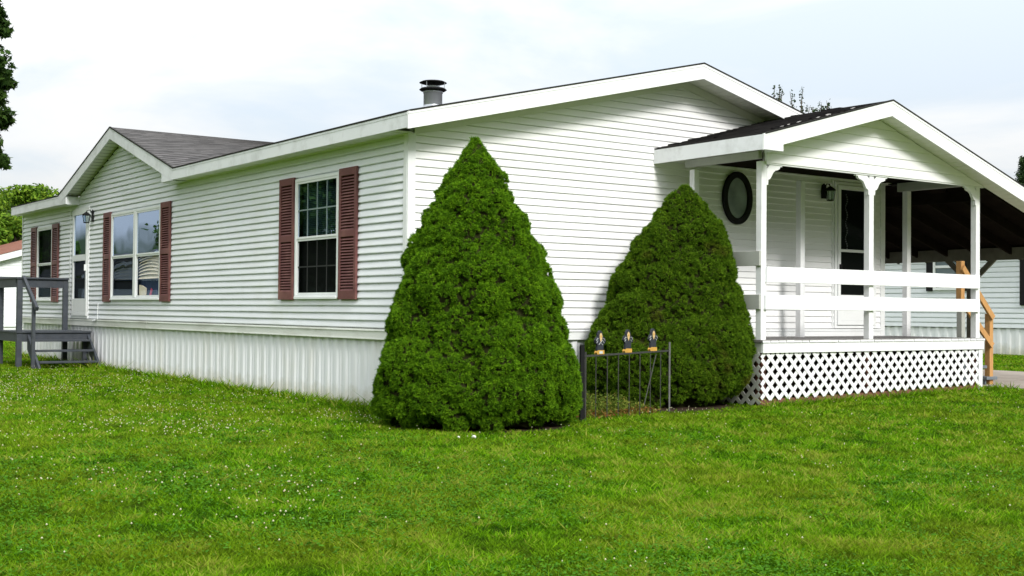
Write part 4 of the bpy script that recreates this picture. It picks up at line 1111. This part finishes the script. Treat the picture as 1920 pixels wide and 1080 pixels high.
# ---------------------------------------------------------------- cone spruces
def spruce(name, cx, cy, z0, prof, seed, mt_, label, rxy=(1, 1), lean=(0, 0), n_cl=7500, n_lobe=420, xmax=9):
    rs = np.random.default_rng(seed)
    zs_ = np.array([p[0] for p in prof]); rr = np.array([p[1] for p in prof]); H = zs_[-1]
    root = empty(name, (cx, cy, z0), label, 'tree', 'cone-shaped dwarf spruces by the end wall')
    area = 2*PI*float(((rr[1:]+rr[:-1])/2*np.diff(zs_)).sum())
    cdf = np.concatenate([[0], np.cumsum((rr[1:]+rr[:-1]+.1)/2*np.diff(zs_))]); cdf /= cdf[-1]
    def sample(n):
        z = np.interp(rs.random(n), cdf, zs_); th = rs.random(n)*2*PI
        return z, th
    def base(z, th):
        r = np.interp(z, zs_, rr)
        a_, b_ = np.cos(th)*r*rxy[0], np.sin(th)*r*rxy[1]      # a_ along the lawn side, b_ towards the wall
        X = .811*a_+.585*b_+lean[0]*z/H; Y = -.585*a_+.811*b_+lean[1]*z/H
        return np.stack([np.clip(X, -9, xmax-cx), np.clip(Y, -9, -.04-cy), z], -1)
    def lobes(n_, r0, r1, h0, h1):
        lz, lt = sample(n_); sc_ = .45+.55*np.clip(np.interp(lz, zs_, rr)/.75, 0, 1)
        LR = rs.uniform(r0, r1, n_)*sc_; return base(lz, lt), LR, LR*rs.uniform(h0, h1, n_)
    sets = [lobes(n_lobe//4, .18, .32, .22, .36), lobes(int(n_lobe*1.6), .075, .15, .50, .80)]
    def disp(P):
        d = np.zeros(len(P))
        for LC, LR, LH in sets:
            for i in range(0, len(P), 4000):
                q = P[i:i+4000]
                D = np.linalg.norm(q[:, None]-LC[None], axis=2)/LR[None]
                v = np.where(D < 1, np.sqrt(np.clip(1-D**2, 0, 1))*LH[None], 0)
                d[i:i+4000] += v.max(1)
        return (d-.105)*np.clip(np.hypot(P[:, 0]-lean[0]*P[:, 2]/H, P[:, 1]-lean[1]*P[:, 2]/H)/.45, .12, 1)
    def normal(z, th):
        r = np.interp(z, zs_, rr); dr_ = (np.interp(z+.03, zs_, rr)-np.interp(z-.03, zs_, rr))/.06
        a_, b_ = np.cos(th)/rxy[0], np.sin(th)/rxy[1]
        nv = np.stack([.811*a_+.585*b_, -.585*a_+.811*b_, -dr_], -1); return nv/np.linalg.norm(nv, axis=1)[:, None]
    # inner core
    nz_, nt_ = 70, 96
    zz, tt = np.meshgrid(np.linspace(0, H, nz_), np.linspace(0, 2*PI, nt_, endpoint=False), indexing='ij')
    Pc = base(zz.ravel(), tt.ravel()); Nc = normal(zz.ravel(), tt.ravel())
    Pc = Pc+Nc*((disp(Pc)-.045)*np.clip(np.interp(zz.ravel(), zs_, rr)/.3, 0, 1))[:, None]; Pc[:, 2] = np.minimum(Pc[:, 2], H-.06); Pc += np.array([cx, cy, z0])
    I, J = np.meshgrid(np.arange(nz_-1), np.arange(nt_), indexing='ij'); a_ = (I*nt_+J).ravel(); b_ = (I*nt_+(J+1) % nt_).ravel()
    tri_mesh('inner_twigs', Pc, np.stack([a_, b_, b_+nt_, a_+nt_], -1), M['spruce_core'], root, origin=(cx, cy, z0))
    # rosettes of short needles
    z, th = sample(n_cl); P = base(z, th); N_ = normal(z, th); d = disp(P)
    keep = rs.random(n_cl) < .40+.60*np.clip((d+.085)/.08, 0, 1)
    P, N_, d, z = P[keep], N_[keep], d[keep], z[keep]; n = len(P)
    P = P+N_*(d-.012+rs.normal(size=n)*.008)[:, None]
    K = 46
    csz = rs.uniform(.016, .030, n)
    dirs = rs.normal(size=(n, K, 3)); dirs /= np.linalg.norm(dirs, axis=2)[..., None]
    dirs = dirs+N_[:, None]*.42+np.array([0, 0, .22])
    dirs /= np.linalg.norm(dirs, axis=2)[..., None]
    st_ = P[:, None]+dirs*csz[:, None, None]*.35
    ln = rs.uniform(.55, 1.0, (n, K, 1))*csz[:, None, None]
    tip = st_+(dirs+rs.normal(size=(n, K, 3))*.35)*ln
    side = np.cross(dirs, rs.normal(size=(n, K, 3))); side /= np.linalg.norm(side, axis=2)[..., None]
    w = rs.uniform(.003, .0052, (n, K, 1))
    V = np.stack([st_-side*w, st_+side*w, tip], 2).reshape(-1, 3)+np.array([cx, cy, z0])
    F_ = np.arange(len(V)).reshape(-1, 3)
    cl = rs.random(n)
    rnd = np.clip(cl[:, None]*.55+rs.random((n, K))*.45, 0, 1).ravel()
    tri_mesh('foliage', V, F_, mt_, root, rnd=rnd, origin=(cx, cy, z0))
    mb = MB(); mb.tube([(cx, cy, z0-.05), (cx, cy, z0+H*.5), (cx+lean[0], cy+lean[1], z0+H*.93)], [.07, .05, .01], 8); mb.build('trunk', M['bark'], root)
    return root
spruce('dwarf_spruce', -.085, -1.56, 0.0,
       [(0.02, .80), (.08, .90), (.19, .985), (.40, 1.01), (.704, .955), (1.007, .885), (1.31, .80), (1.61, .69), (1.915, .59), (2.15, .52), (2.38, .415), (2.52, .33), (2.675, .225), (2.826, .115), (2.93, .03)], 21, M['spruce'],
       'tall cone-shaped spruce in front of the house corner', lean=(-.046, .033), n_cl=24000, n_lobe=420)
spruce('dwarf_spruce', 3.22, -.76, .02,
       [(0.04, .76), (.12, .88), (.27, 1.0), (.45, 1.03), (.817, .99), (1.18, .885), (1.365, .80), (1.73, .675), (2.096, .555), (2.28, .46), (2.46, .335), (2.62, .19), (2.71, .04)], 33, M['spruce_b'],
       'shorter rounder spruce between the iron fence and the porch', rxy=(.99, .60), lean=(.19, -.14), n_cl=19000, n_lobe=380, xmax=3.96)

# ---------------------------------------------------------------- iron fence with birds, and odds and ends
FA, FB = Vector((1.075, -1.80, 0)), Vector((2.665, -1.445, 0))
fd = (FB-FA).normalized(); fn = Vector((fd.y, -fd.x, 0))
fe = empty('iron_fence_panel', tuple((FA+FB)/2), 'low thin iron rod fence panel carrying three painted birds', 'fence')
mb = MB(); mb.box(FA.x-.025, FA.x+.025, FA.y-.012, FA.y+.012, -.05, .815); mb.build('flat_post', M['blackmetal'], fe)
mb = MB(); mb.tube([FB+Vector((0, 0, -.05)), FB+Vector((0, 0, .825))], .011, 8); mb.build('rod_post', M['oldrod'], fe)
mb = MB(); mb.tube([FA+fd*.06+Vector((0, 0, -.05)), FA+fd*.06+Vector((0, 0, .74))], .010, 8); mb.build('rod_post', M['ironrod'], fe)
mb = MB(); mb.bar(FA+fd*.03+Vector((0, 0, .695)), FB+Vector((0, 0, .725)), .012, .02); mb.build('top_rail', M['ironrod'], fe)
LF = (FB-FA).length
for k in range(7):
    p = FA+fd*(.24+k*(LF-.42)/6); mb = MB(); mb.tube([p+Vector((0, 0, -.03)), p+Vector((0, 0, .70))], .0055, 6); mb.build('rod', M['ironrod'], fe)
mb = MB(); mb.tube([FA+fd*1.12+Vector((0, 0, .1)), FA+fd*1.36+Vector((0, 0, .69))], .006, 6); mb.build('leaning_rod', M['ironrod'], fe)

def bird(pos, label, v):
    """painted wooden cut-out bird standing on the rail"""
    b_ = empty('bird_cutout', tuple(pos), label, 'ornament', 'painted birds on the iron fence')
    u = fd; nn = fn
    P = lambda a_, z_, o_=0: Vector(pos)+u*a_+Vector((0, 0, z_))+nn*o_
    sgn = (1, -1, 1)[v]
    body = [(-.055, .035), (.055, .035), (.050, .10), (.075, .115+.01*v), (.088, .14), (.070, .175), (.040, .185), (.036, .215), (.020, .243), (-.004, .252), (-.024, .240), (-.038, .21), (-.042, .185), (-.062, .175), (-.085, .150-.008*v), (-.078, .118), (-.050, .10)]
    if v == 1: body = [(a_*sgn, z_) for a_, z_ in body][::-1]
    mb = MB(); mb.prism([P(a_, z_, 0) for a_, z_ in body], -nn*.022); mb.build('body', M['bird_dark'], b_, bevel=.002)
    face = [(0, .125), (.022, .165), (.026, .195), (.012, .222), (-.004, .226), (-.020, .205), (-.020, .170)]
    mb = MB(); mb.prism([P(a_*sgn+.003, z_, .0035) for a_, z_ in (face if sgn > 0 else face[::-1])], -nn*.003); mb.build('face', M['bird_face'], b_)
    mb = MB(); mb.prism([P(a_*sgn+.003, z_, .007) for a_, z_ in ([(-.009, .178), (.011, .180), (.009, .197), (-.006, .2)][::(1 if sgn > 0 else -1)])], -nn*.003); mb.build('beak_spot', M['bird_orange'], b_)
    mb = MB()
    lines = [[(-.075, .145), (-.050, .17), (-.036, .16)], [(-.070, .12), (-.045, .145)], [(.035, .165), (.062, .165), (.078, .14)], [(.040, .14), (.062, .118)]]
    if v == 0: lines += [[(-.03, .10), (.035, .15)], [(.0, .12), (.042, .095)]]
    for ln in lines:
        for p_, q_ in zip(ln[:-1], ln[1:]): mb.bar(P(p_[0], p_[1], .0015), P(q_[0], q_[1], .0015), .003, .006, up=nn)
    mb.build('wing_line', M['bird_line'], b_)
    mb = MB(); a0 = -.060; mb.prism([P(a0, .0, .006), P(-a0, .0, .006), P(-a0*.98, .036, .006), P(a0*.8, .038, .006), P(a0*1.12, .018, .006)], -nn*.034); mb.build('feet_block', M['bird_orange'], b_, bevel=.004)
    if v == 0:
        mb = MB(); mb.prism([P(-.03, .004, .0085), P(.03, .004, .0085), P(.028, .030, .0085), P(-.026, .030, .0085)], -nn*.002); mb.build('chipped_paint', M['bird_line'], b_)
    return b_
for k, (t_, lb) in enumerate(((.195, 'painted bird cutout with crossed wing lines and chipped white patch on its feet'), (.505, 'painted bird cutout leaning its head left above the middle of the fence'), (.800, 'painted bird cutout with yellow feet nearest the pale rod post'))):
    p = FA+fd*(LF*t_); p.z = .707+.030*t_
    bird(p, lb, k)

# galvanised pipe stub beside the fence (downspout)
mb = MB(); mb.tube([(1.62, -.62, -.05), (1.62, -.62, .78)], .030, 12)
tag(mb.build('standpipe', M['greymetal']), 'short pale metal pipe standing behind the left fence post', 'pipe')
# white stones at the foot of the big spruce
for k, (x, y, r_) in enumerate(((-.88, -2.66, .022), (-1.02, -2.62, .014))):
    mb = MB(); mb.lathe((x, y, gzf(x, y)+.02), [(.002, r_*.8), (r_*.7, r_*.55), (r_, 0), (r_*.7, -r_*.6), (.002, -r_)], 8)
    tag(mb.build('white_stone', M['white_stone'], smooth=True), ('larger white stone in the grass at the foot of the tall spruce', 'smaller white stone in the grass at the foot of the tall spruce')[k], 'stone')

# ---------------------------------------------------------------- leaf crowns
def leaf_cloud(centers, radii, n_per, size, rs, shape='quad', flat=.6):
    """leaves scattered in blobs, denser near their shells; returns V, F, rnd"""
    cnt = np.maximum(14, (n_per*np.minimum(1, (radii[:, 0]/.62)**1.6)).astype(int)) if shape == 'maple' else n_per
    C_ = np.repeat(centers, cnt, 0); R_ = np.repeat(radii, cnt, 0)
    n = len(C_)
    d = rs.normal(size=(n, 3)); d /= np.linalg.norm(d, axis=1)[:, None]
    rad = (rs.random(n)**.45)[:, None]
    P = C_+d*rad*R_
    nv = d*.5+rs.normal(size=(n, 3))*.6+np.array([0, 0, flat]); nv /= np.linalg.norm(nv, axis=1)[:, None]
    t_ = np.cross(nv, rs.normal(size=(n, 3))); t_ /= np.linalg.norm(t_, axis=1)[:, None]; b_ = np.cross(nv, t_)
    s_ = (size*rs.uniform(.6, 1.25, n))[:, None]
    if shape == 'maple':
        ang = np.array([-90, -40, -20, 10, 22, 50, 72, 90, 108, 130, 158, 170, 200, 220])*PI/180
        rr_ = np.array([.25, .62, .42, .95, .50, .55, .45, 1.1, .45, .55, .50, .95, .42, .62])
    else:
        ang = np.array([-90, 0, 90, 180])*PI/180; rr_ = np.array([1.0, .5, 1.0, .5])
    V = P[:, None]+t_[:, None]*(np.cos(ang)*rr_)[None, :, None]*s_[:, None]+b_[:, None]*(np.sin(ang)*rr_)[None, :, None]*s_[:, None]
    k = len(ang)
    V += nv[:, None]*((np.abs(np.cos(ang))*rr_)[None, :, None]*-.18*s_[:, None])
    F_ = np.arange(n*k).reshape(n, k)
    return V.reshape(-1, 3), F_, rs.random(n)

def tree(name, x, y, h, rc, label, mt_, seed, trunk_r=.2, crown0=.25, nb_=16, n_per=420, size=.16, shape='quad', group=None, squash=1.0, cat='tree', pts=None):
    rs = np.random.default_rng(seed); z0 = gzf(min(x, 24), min(y, 40))
    t = empty(name, (x, y, z0), label, cat, group)
    mb = MB(); top = z0+h*.8
    trunk = [(x, y, z0-.1), (x+.1*rs.normal(), y+.1*rs.normal(), z0+h*.3), (x+.2*rs.normal(), y, top)]
    mb.tube(trunk, [trunk_r, trunk_r*.75, trunk_r*.2], 9)
    tr = mb.build('trunk', M['bark'], t)
    cs, rd = [], []
    for i in range(nb_):
        f = rs.random(); zc_ = z0+h*(crown0+(1-crown0)*f*.92)
        ring = rc*np.sqrt(max(.05, 1-((f-.42)/.62)**2))*squash
        a_ = rs.random()*6.28; rr_ = ring*np.sqrt(rs.random())*.85
        cs.append((x+rr_*np.cos(a_), y+rr_*np.sin(a_), zc_)); q = rc*rs.uniform(.22, .42); rd.append((q, q, q*.75))
    if pts is not None:      # drooping sprays: several small uneven clusters round each branch end
        for (px, py, pz_, q) in pts:
            for _ in range(4 if q < .5 else 2):
                o = rs.normal(size=3)*q*.55; f_ = rs.uniform(.6, 1.15) if q < .5 else .85
                cs.append((px-abs(o[0])*.8+.3*q, py+o[1], pz_+o[2])); rd.append((q*f_, q*f_, q*f_*rs.uniform(.5, 1.1)))
            for t_ in (.45, .68):
                w_ = .75 if t_ < .5 else .55
                cs.append((x+(px-x)*t_, y+(py-y)*t_+rs.normal()*.3, pz_+(1-t_)*.5+rs.normal()*.15)); rd.append((w_, w_, w_*.6))
    mb = MB()
    for c_ in cs[:nb_+len(pts or [])*2:2 if pts else 1]:
        zb = min(c_[2]-.1*h*rs.random()-.6, top); zb = max(zb, z0+h*.15)
        s0 = Vector((x, y, zb)); e_ = Vector(c_); L_ = (e_-s0).length
        j_ = lambda: Vector((rs.normal()*.06*L_, rs.normal()*.06*L_, .10*L_))
        p1, p2 = s0.lerp(e_, .35)+j_(), s0.lerp(e_, .7)+j_()
        mb.tube([s0, p1, p2, e_], [trunk_r*.30, trunk_r*.18, trunk_r*.09, trunk_r*.03], 5)
        for _ in range(2): mb.tube([p2, p2.lerp(e_, .75)+j_()*.5-Vector((0, 0, .06*L_))], [trunk_r*.05, trunk_r*.015], 4)
    mb.build('limb', M['bark'], t)
    V, F_, rn = leaf_cloud(np.array(cs), np.array(rd), n_per, size, rs, shape)
    tri_mesh('crown', V, F_, mt_, t, rnd=rn, origin=(x, y, z0))
    return t
# maple whose outer leaves hang in at the left edge
mp_pts = [(-1.24, 13.3, 4.0, .20), (-1.22, 13.2, 4.7, .22), (-1.20, 13.3, 5.5, .20), (-1.26, 13.4, 7.6, .22), (-1.25, 13.3, 6.6, .18), (-1.42, 13.3, 4.15, .30), (-1.50, 13.3, 4.55, .36), (-1.45, 13.2, 5.35, .30), (-1.60, 13.0, 5.7, .36), (-1.40, 13.4, 6.75, .26), (-1.50, 13.5, 7.2, .30), (-1.38, 13.4, 7.9, .30), (-2.0, 13.2, 4.3, .6), (-2.2, 13.6, 5.6, .6), (-2.1, 13.2, 7.2, .6), (-2.9, 12.9, 3.6, .7), (-3.6, 12.7, 3.3, .8), (-4.6, 12.5, 3.2, .9), (-5.6, 12.6, 3.1, .9), (-6.4, 12.7, 3.4, .9), (-5.1, 13.8, 3.6, 1.0), (-6.0, 13.2, 4.3, 1.0), (-4.4, 12.8, 4.3, .9), (-6.9, 13.4, 3.6, .9), (-5.4, 12.4, 3.9, .8)]
tree('maple_tree', -5.2, 13.4, 10.5, 3.0, 'maple with dark lobed leaves hanging in at the left edge of the picture', M['maple'], 5, trunk_r=.22, crown0=.36, nb_=40, n_per=640, size=.095, shape='maple', pts=mp_pts)
# woods behind on the left
fx = [(2.5, 50, 8.6, 3.2, 0), (6.3, 54, 8.0, 3.0, 1), (10.3, 56, 8.0, 2.8, 2), (3.4, 46, 5.6, 2.4, 3), (13.5, 62, 7.0, 3.2, 4), (-2, 56, 9, 3.5, 5), (8.0, 49, 5.2, 2.2, 6)]
fl_ = ['bright green bushy tree at the left edge behind the red roof', 'pale green tree top showing above the low eave at left', 'smaller yellow-green tree just left of the cross gable', 'dark green lower tree beside the red roofed house', 'far tree hidden mostly behind the long roof', 'broad tree beyond the left edge of the lawn', 'low rounded tree between the wood and the long house']
for i, (x, y, h, r_, k) in enumerate(fx):
    tree('broadleaf_tree', x, y, h, r_, fl_[i], M['forest'] if i in (0, 1, 2, 6) else M['forest_dark'], 60+i, trunk_r=.2, crown0=.06, nb_=40, n_per=520, size=.125, group='trees of the wood behind the left house')
for i, (x, y, h, r_) in enumerate(((-12.8, 68, 7.2, 2.4), (-9.5, 66, 6.4, 2.4), (-6.0, 62, 6.5, 2.6), (-16.5, 74, 6.5, 2.8), (-24, 70, 8, 3.5))):
    tree('reflected_tree', x, y, h, r_, ['tree reflected in the double window, tallest of the clump', 'rounded tree reflected beside the gabled house', 'broad tree reflected in the back door pane', 'lower tree reflected near the window mullion', 'outermost tree of the reflected clump'][i], M['forest_dark'], 90+i, trunk_r=.2, crown0=.1, nb_=22, n_per=240, size=.22, group='trees mirrored in the window panes')

# sparse twiggy tree tops behind the roof
def twiggy(name, x, y, h, spread, n_, label, seed, col=None):
    rs = np.random.default_rng(seed); z0 = .4
    t = empty(name, (x, y, z0), label, 'tree', 'sparse tree tops behind the roof')
    mb = MB(); mb.tube([(x, y, z0-.1), (x, y, z0+h*.75)], [.2, .08], 7); mb.build('trunk', M['bark'], t)
    mb = MB(); cs = []
    for i in range(n_):
        a_ = (i+rs.random())/n_*2-1; zt_ = z0+h*(1-.03*abs(a_)-.045*rs.random()); px = x+a_*spread; py = y+rs.normal()*.5
        mb.tube([(x+a_*spread*.5, py, z0+h*.6), (px, py, zt_-.5), (px+rs.normal()*.08, py, zt_)], [.05, .025, .008], 4)
        for q in range(5): cs.append((px+rs.normal()*.08, py, zt_-.1-q*.22))
    mb.build('twig', M['bark'], t)
    cs = np.array(cs); V, F_, rn = leaf_cloud(cs, np.tile([.10, .10, .20], (len(cs), 1)), 12, .06, rs)
    tri_mesh('crown', V, F_, M['conifer'], t, rnd=rn, origin=(x, y, z0))
twiggy('thin_tree', 29.2, 20.9, 9.75, .50, 8, 'thin twiggy tree top just behind the right rake of the main roof', 41)
twiggy('thin_tree', 30.6, 19.9, 9.1, .95, 16, 'row of short upright shoots showing above the porch ridge', 42)
# dark conifer at the right edge
def conifer(name, x, y, h, r_, label, seed):
    rs = np.random.default_rng(seed); z0 = .3
    t = empty(name, (x, y, z0), label, 'tree')
    mb = MB(); mb.tube([(x, y, z0-.1), (x, y, z0+h)], [.16, .02], 7); mb.build('trunk', M['bark'], t)
    cs, rd = [], []
    for k in range(46):
        f = k/46; nb2 = 7
        for j in range(nb2):
            a_ = rs.random()*6.28; L_ = r_*(1-f)*rs.uniform(.5, 1)+.06
            for s_ in (.35, .7, 1.0): cs.append((x+np.cos(a_)*L_*s_, y+np.sin(a_)*L_*s_, z0+h*(.1+.9*f)+.15*s_)); rd.append((.16, .16, .08))
    V, F_, rn = leaf_cloud(np.array(cs), np.array(rd), 16, .05, rs)
    tri_mesh('crown', V, F_, M['conifer'], t, rnd=rn, origin=(x, y, z0))
conifer('conifer', 37.0, 15.3, 7.0, 1.7, 'dark conifer tip above the carport roof at the right edge', 8)

# ---------------------------------------------------------------- grass
def vnoise(x, y, s, seed):
    """smooth value noise"""
    rs = np.random.default_rng(seed); T = rs.random((64, 64))
    X, Y = x/s+1000, y/s+1000; xi, yi = np.floor(X).astype(int), np.floor(Y).astype(int); fx_, fy_ = X-xi, Y-yi
    fx_ = fx_*fx_*(3-2*fx_); fy_ = fy_*fy_*(3-2*fy_)
    g = lambda a_, b_: T[a_ % 64, b_ % 64]
    return (g(xi, yi)*(1-fx_)+g(xi+1, yi)*fx_)*(1-fy_)+(g(xi, yi+1)*(1-fx_)+g(xi+1, yi+1)*fx_)*fy_
def blocked(x, y):
    b_ = (x > .02) & (y > .02) & (x < Wd) & (y < Lg)                                   # house
    b_ |= (x > PX0+.02) & (x < PX1) & (y > PF+.03) & (y < .1)                           # porch
    b_ |= (x > 8.97) & (x < 12.53) & (y > -9.0) & (y < 19)                              # driveway
    b_ |= ((x+.07)**2+(y+1.57)**2 < .9**2) | ((x-3.22)**2+(y+.85)**2 < .75**2)         # under the spruces
    b_ |= (x > 18) & (y > -3)
    b_ |= (x > 8.5) & (x < 9.3) & (y > -1.3) & (y < .2)
    return b_
def scatter(n, rmin, rmax, rs, amin=-46, amax=46, power=1.0):
    """points in a fan around the view, density falling with distance"""
    u = rs.random(n); r = rmin*(rmax/rmin)**u if power == 1 else np.sqrt(rmin**2+(rmax**2-rmin**2)*u)
    a_ = math.radians(35.8)+np.radians(amin+(amax-amin)*rs.random(n))
    x = CX+np.sin(a_)*r; y = CY+np.cos(a_)*r
    k = ~blocked(x, y); return x[k], y[k], r[k]
rs = np.random.default_rng(77)
x, y, r = scatter(1760000, 3.0, 42, rs)
n = len(x); z = gz(x, y)
dens = vnoise(x, y, .5, 1)*.5+vnoise(x, y, 1.7, 2)*.5
fine = vnoise(x, y, .055, 21); mid = vnoise(x, y, .19, 22)
hgt = (.007+.010*dens+.022*fine+.016*mid+.008*rs.random(n))*np.where(rs.random(n) < .02, 1.8, 1)
near_wall = ((x > -.35) & (x < .0) & (y > -.3)) | ((y > -.3) & (y < 0) & (x > -.3) & (x < 4)) | ((y > PF-.30) & (y < PF) & (x > PX0))
hgt = np.where(near_wall & (rs.random(n) < .6), hgt*(1.3+2.2*fine), hgt)
wd = (.0024+.00050*r)*rs.uniform(.7, 1.3, n)
th = rs.random(n)*6.28; lean = rs.uniform(.4, 2.0, n)*hgt; ld = rs.random(n)*6.28
b0 = np.stack([x, y, z-.004], -1); sv = np.stack([np.cos(th)*wd, np.sin(th)*wd, 0*wd], -1)
tp = b0+np.stack([np.cos(ld)*lean, np.sin(ld)*lean, hgt], -1)
V = np.stack([b0-sv, b0+sv, tp], 1).reshape(-1, 3)
wd = wd
g = tri_mesh('lawn_grass', V, np.arange(3*n).reshape(-1, 3), M['grass'], rnd=np.clip((rs.random(n)-.5)*.75+(fine-.5)*.9+(mid-.5)*.75+(dens-.5)*.3+.50, 0, 1))
tag(g, 'short mown green grass of the lawn with yellower patches', 'grass', kind='stuff')
# clover leaves
x, y, r = scatter(400000, 3.0, 16, rs)
dn = vnoise(x, y, .8, 5)*.6+vnoise(x, y, 2.4, 6)*.4; k = dn+rs.random(len(x))*.5 > .92; x, y, r = x[k], y[k], r[k]
n = len(x); z = gz(x, y)+rs.uniform(.02, .05, n); s_ = rs.uniform(.007, .013, n)[:, None]
nv = rs.normal(size=(n, 3))*.35+np.array([0, 0, 1]); nv /= np.linalg.norm(nv, axis=1)[:, None]
t_ = np.cross(nv, rs.normal(size=(n, 3))); t_ /= np.linalg.norm(t_, axis=1)[:, None]; b_ = np.cross(nv, t_); P = np.stack([x, y, z], -1)
ang = np.linspace(0, 2*PI, 6, endpoint=False); rr_ = np.array([1, .55]*3)
V = P[:, None]+t_[:, None]*(np.cos(ang)*rr_)[None, :, None]*s_[:, None]+b_[:, None]*(np.sin(ang)*rr_)[None, :, None]*s_[:, None]
g = tri_mesh('clover_leaf_cover', V.reshape(-1, 3), np.arange(n*6).reshape(-1, 6), M['clover_leaf'], rnd=rs.random(n))
tag(g, 'low clover leaves mixed into the lawn', 'clover', kind='stuff')
# clover flowers
x, y, r = scatter(92000, 3.4, 26, rs, power=1)
dn = vnoise(x, y, .9, 15)*.5+vnoise(x, y, 2.6, 16)*.5
lft = np.clip((2.5-(x*.81-y*.585-1.2))/9, 0, 1)          # thicker towards the left of the lawn
lat_ = x*.811-y*.585-1.2
k = ~((r < 8.5) & (lat_ > -1.2) & (rs.random(len(x)) < .85)) & ((rs.random(len(x)) < .035) | (dn*.75+lft*.42+rs.random(len(x))*.42 > 1.0)) & (rs.random(len(x)) < .95*np.clip((r-4)/7, .06, 1)**1.5); x, y, r = x[k], y[k], r[k]
n = len(x); z = gz(x, y)+rs.uniform(.035, .075, n); s_ = rs.uniform(.0045, .0085, n)
octa = np.array([[1, 0, 0], [0, 1, 0], [-1, 0, 0], [0, -1, 0], [0, 0, 1], [0, 0, -1]])*1.0
of = np.array([[0, 1, 4], [1, 2, 4], [2, 3, 4], [3, 0, 4], [1, 0, 5], [2, 1, 5], [3, 2, 5], [0, 3, 5]])
V = (np.stack([x, y, z], -1)[:, None]+octa[None]*s_[:, None, None]).reshape(-1, 3)
F_ = (of[None]+(np.arange(n)*6)[:, None, None]).reshape(-1, 3)
g = tri_mesh('clover_flowers', V, F_, M['clover'], rnd=np.repeat(rs.random(n), 8))
tag(g, 'small white clover flowers dotted over the lawn', 'clover', kind='stuff')
# weeds at the fence
n = 3600
u = rs.random(n); v = rs.normal(size=n)*.14
x = 1.15+u*1.35; y = -1.72+u*.28+.22+v; env = np.clip(1.15-np.abs(u-.25)*1.1, .35, 1)
zb = gz(x, y); hz = rs.random(n)**.9*.30*env*(.55+.45*np.sin(u*23)**2)
nv = rs.normal(size=(n, 3)); nv /= np.linalg.norm(nv, axis=1)[:, None]; t_ = np.cross(nv, rs.normal(size=(n, 3))); t_ /= np.linalg.norm(t_, axis=1)[:, None]; b_ = np.cross(nv, t_)
P = np.stack([x, y, zb+hz], -1); s_ = rs.uniform(.010, .026, n)[:, None]
ang = np.array([-90, 0, 90, 180])*PI/180; rr_ = np.array([1., .4, 1., .4])
V = P[:, None]+t_[:, None]*(np.cos(ang)*rr_)[None, :, None]*s_[:, None]+b_[:, None]*(np.sin(ang)*rr_)[None, :, None]*s_[:, None]
g = tri_mesh('weeds', V.reshape(-1, 3), np.arange(n*4).reshape(-1, 4), M['weed'], rnd=np.clip(rs.random(n)*.7+.45*(hz < .08), 0, 1))
tag(g, 'tangle of reddish and yellow-green weeds at the foot of the iron fence', 'weeds', kind='stuff')
# bare soil rings under the spruces
for cx, cy, r_, lb in ((-.07, -1.62, 1.0, 'dark bare soil under the tall spruce'), (3.22, -.95, .85, 'dark bare soil under the shorter spruce')):
    mb = MB(); ang = np.linspace(0, 2*PI, 40, endpoint=False); pts = []
    for k, a_ in enumerate(ang):
        rr_ = r_*(1+.05*math.sin(3*a_)+.04*math.sin(7*a_+1)); px, py = cx+rr_*math.cos(a_), cy+rr_*math.sin(a_)
        if cx > 2: px = min(px, 3.97)
        pts.append((px, py, gzf(px, py)+.006))
    k0 = len(mb.v); mb.v += [(cx, cy, gzf(cx, cy)+.012)]+pts; mb.f += [(0, 1+i, 1+(i+1) % 40) for i in range(40)]
    tag(mb.build('soil_patch', M['soil']), lb, 'soil', kind='structure')
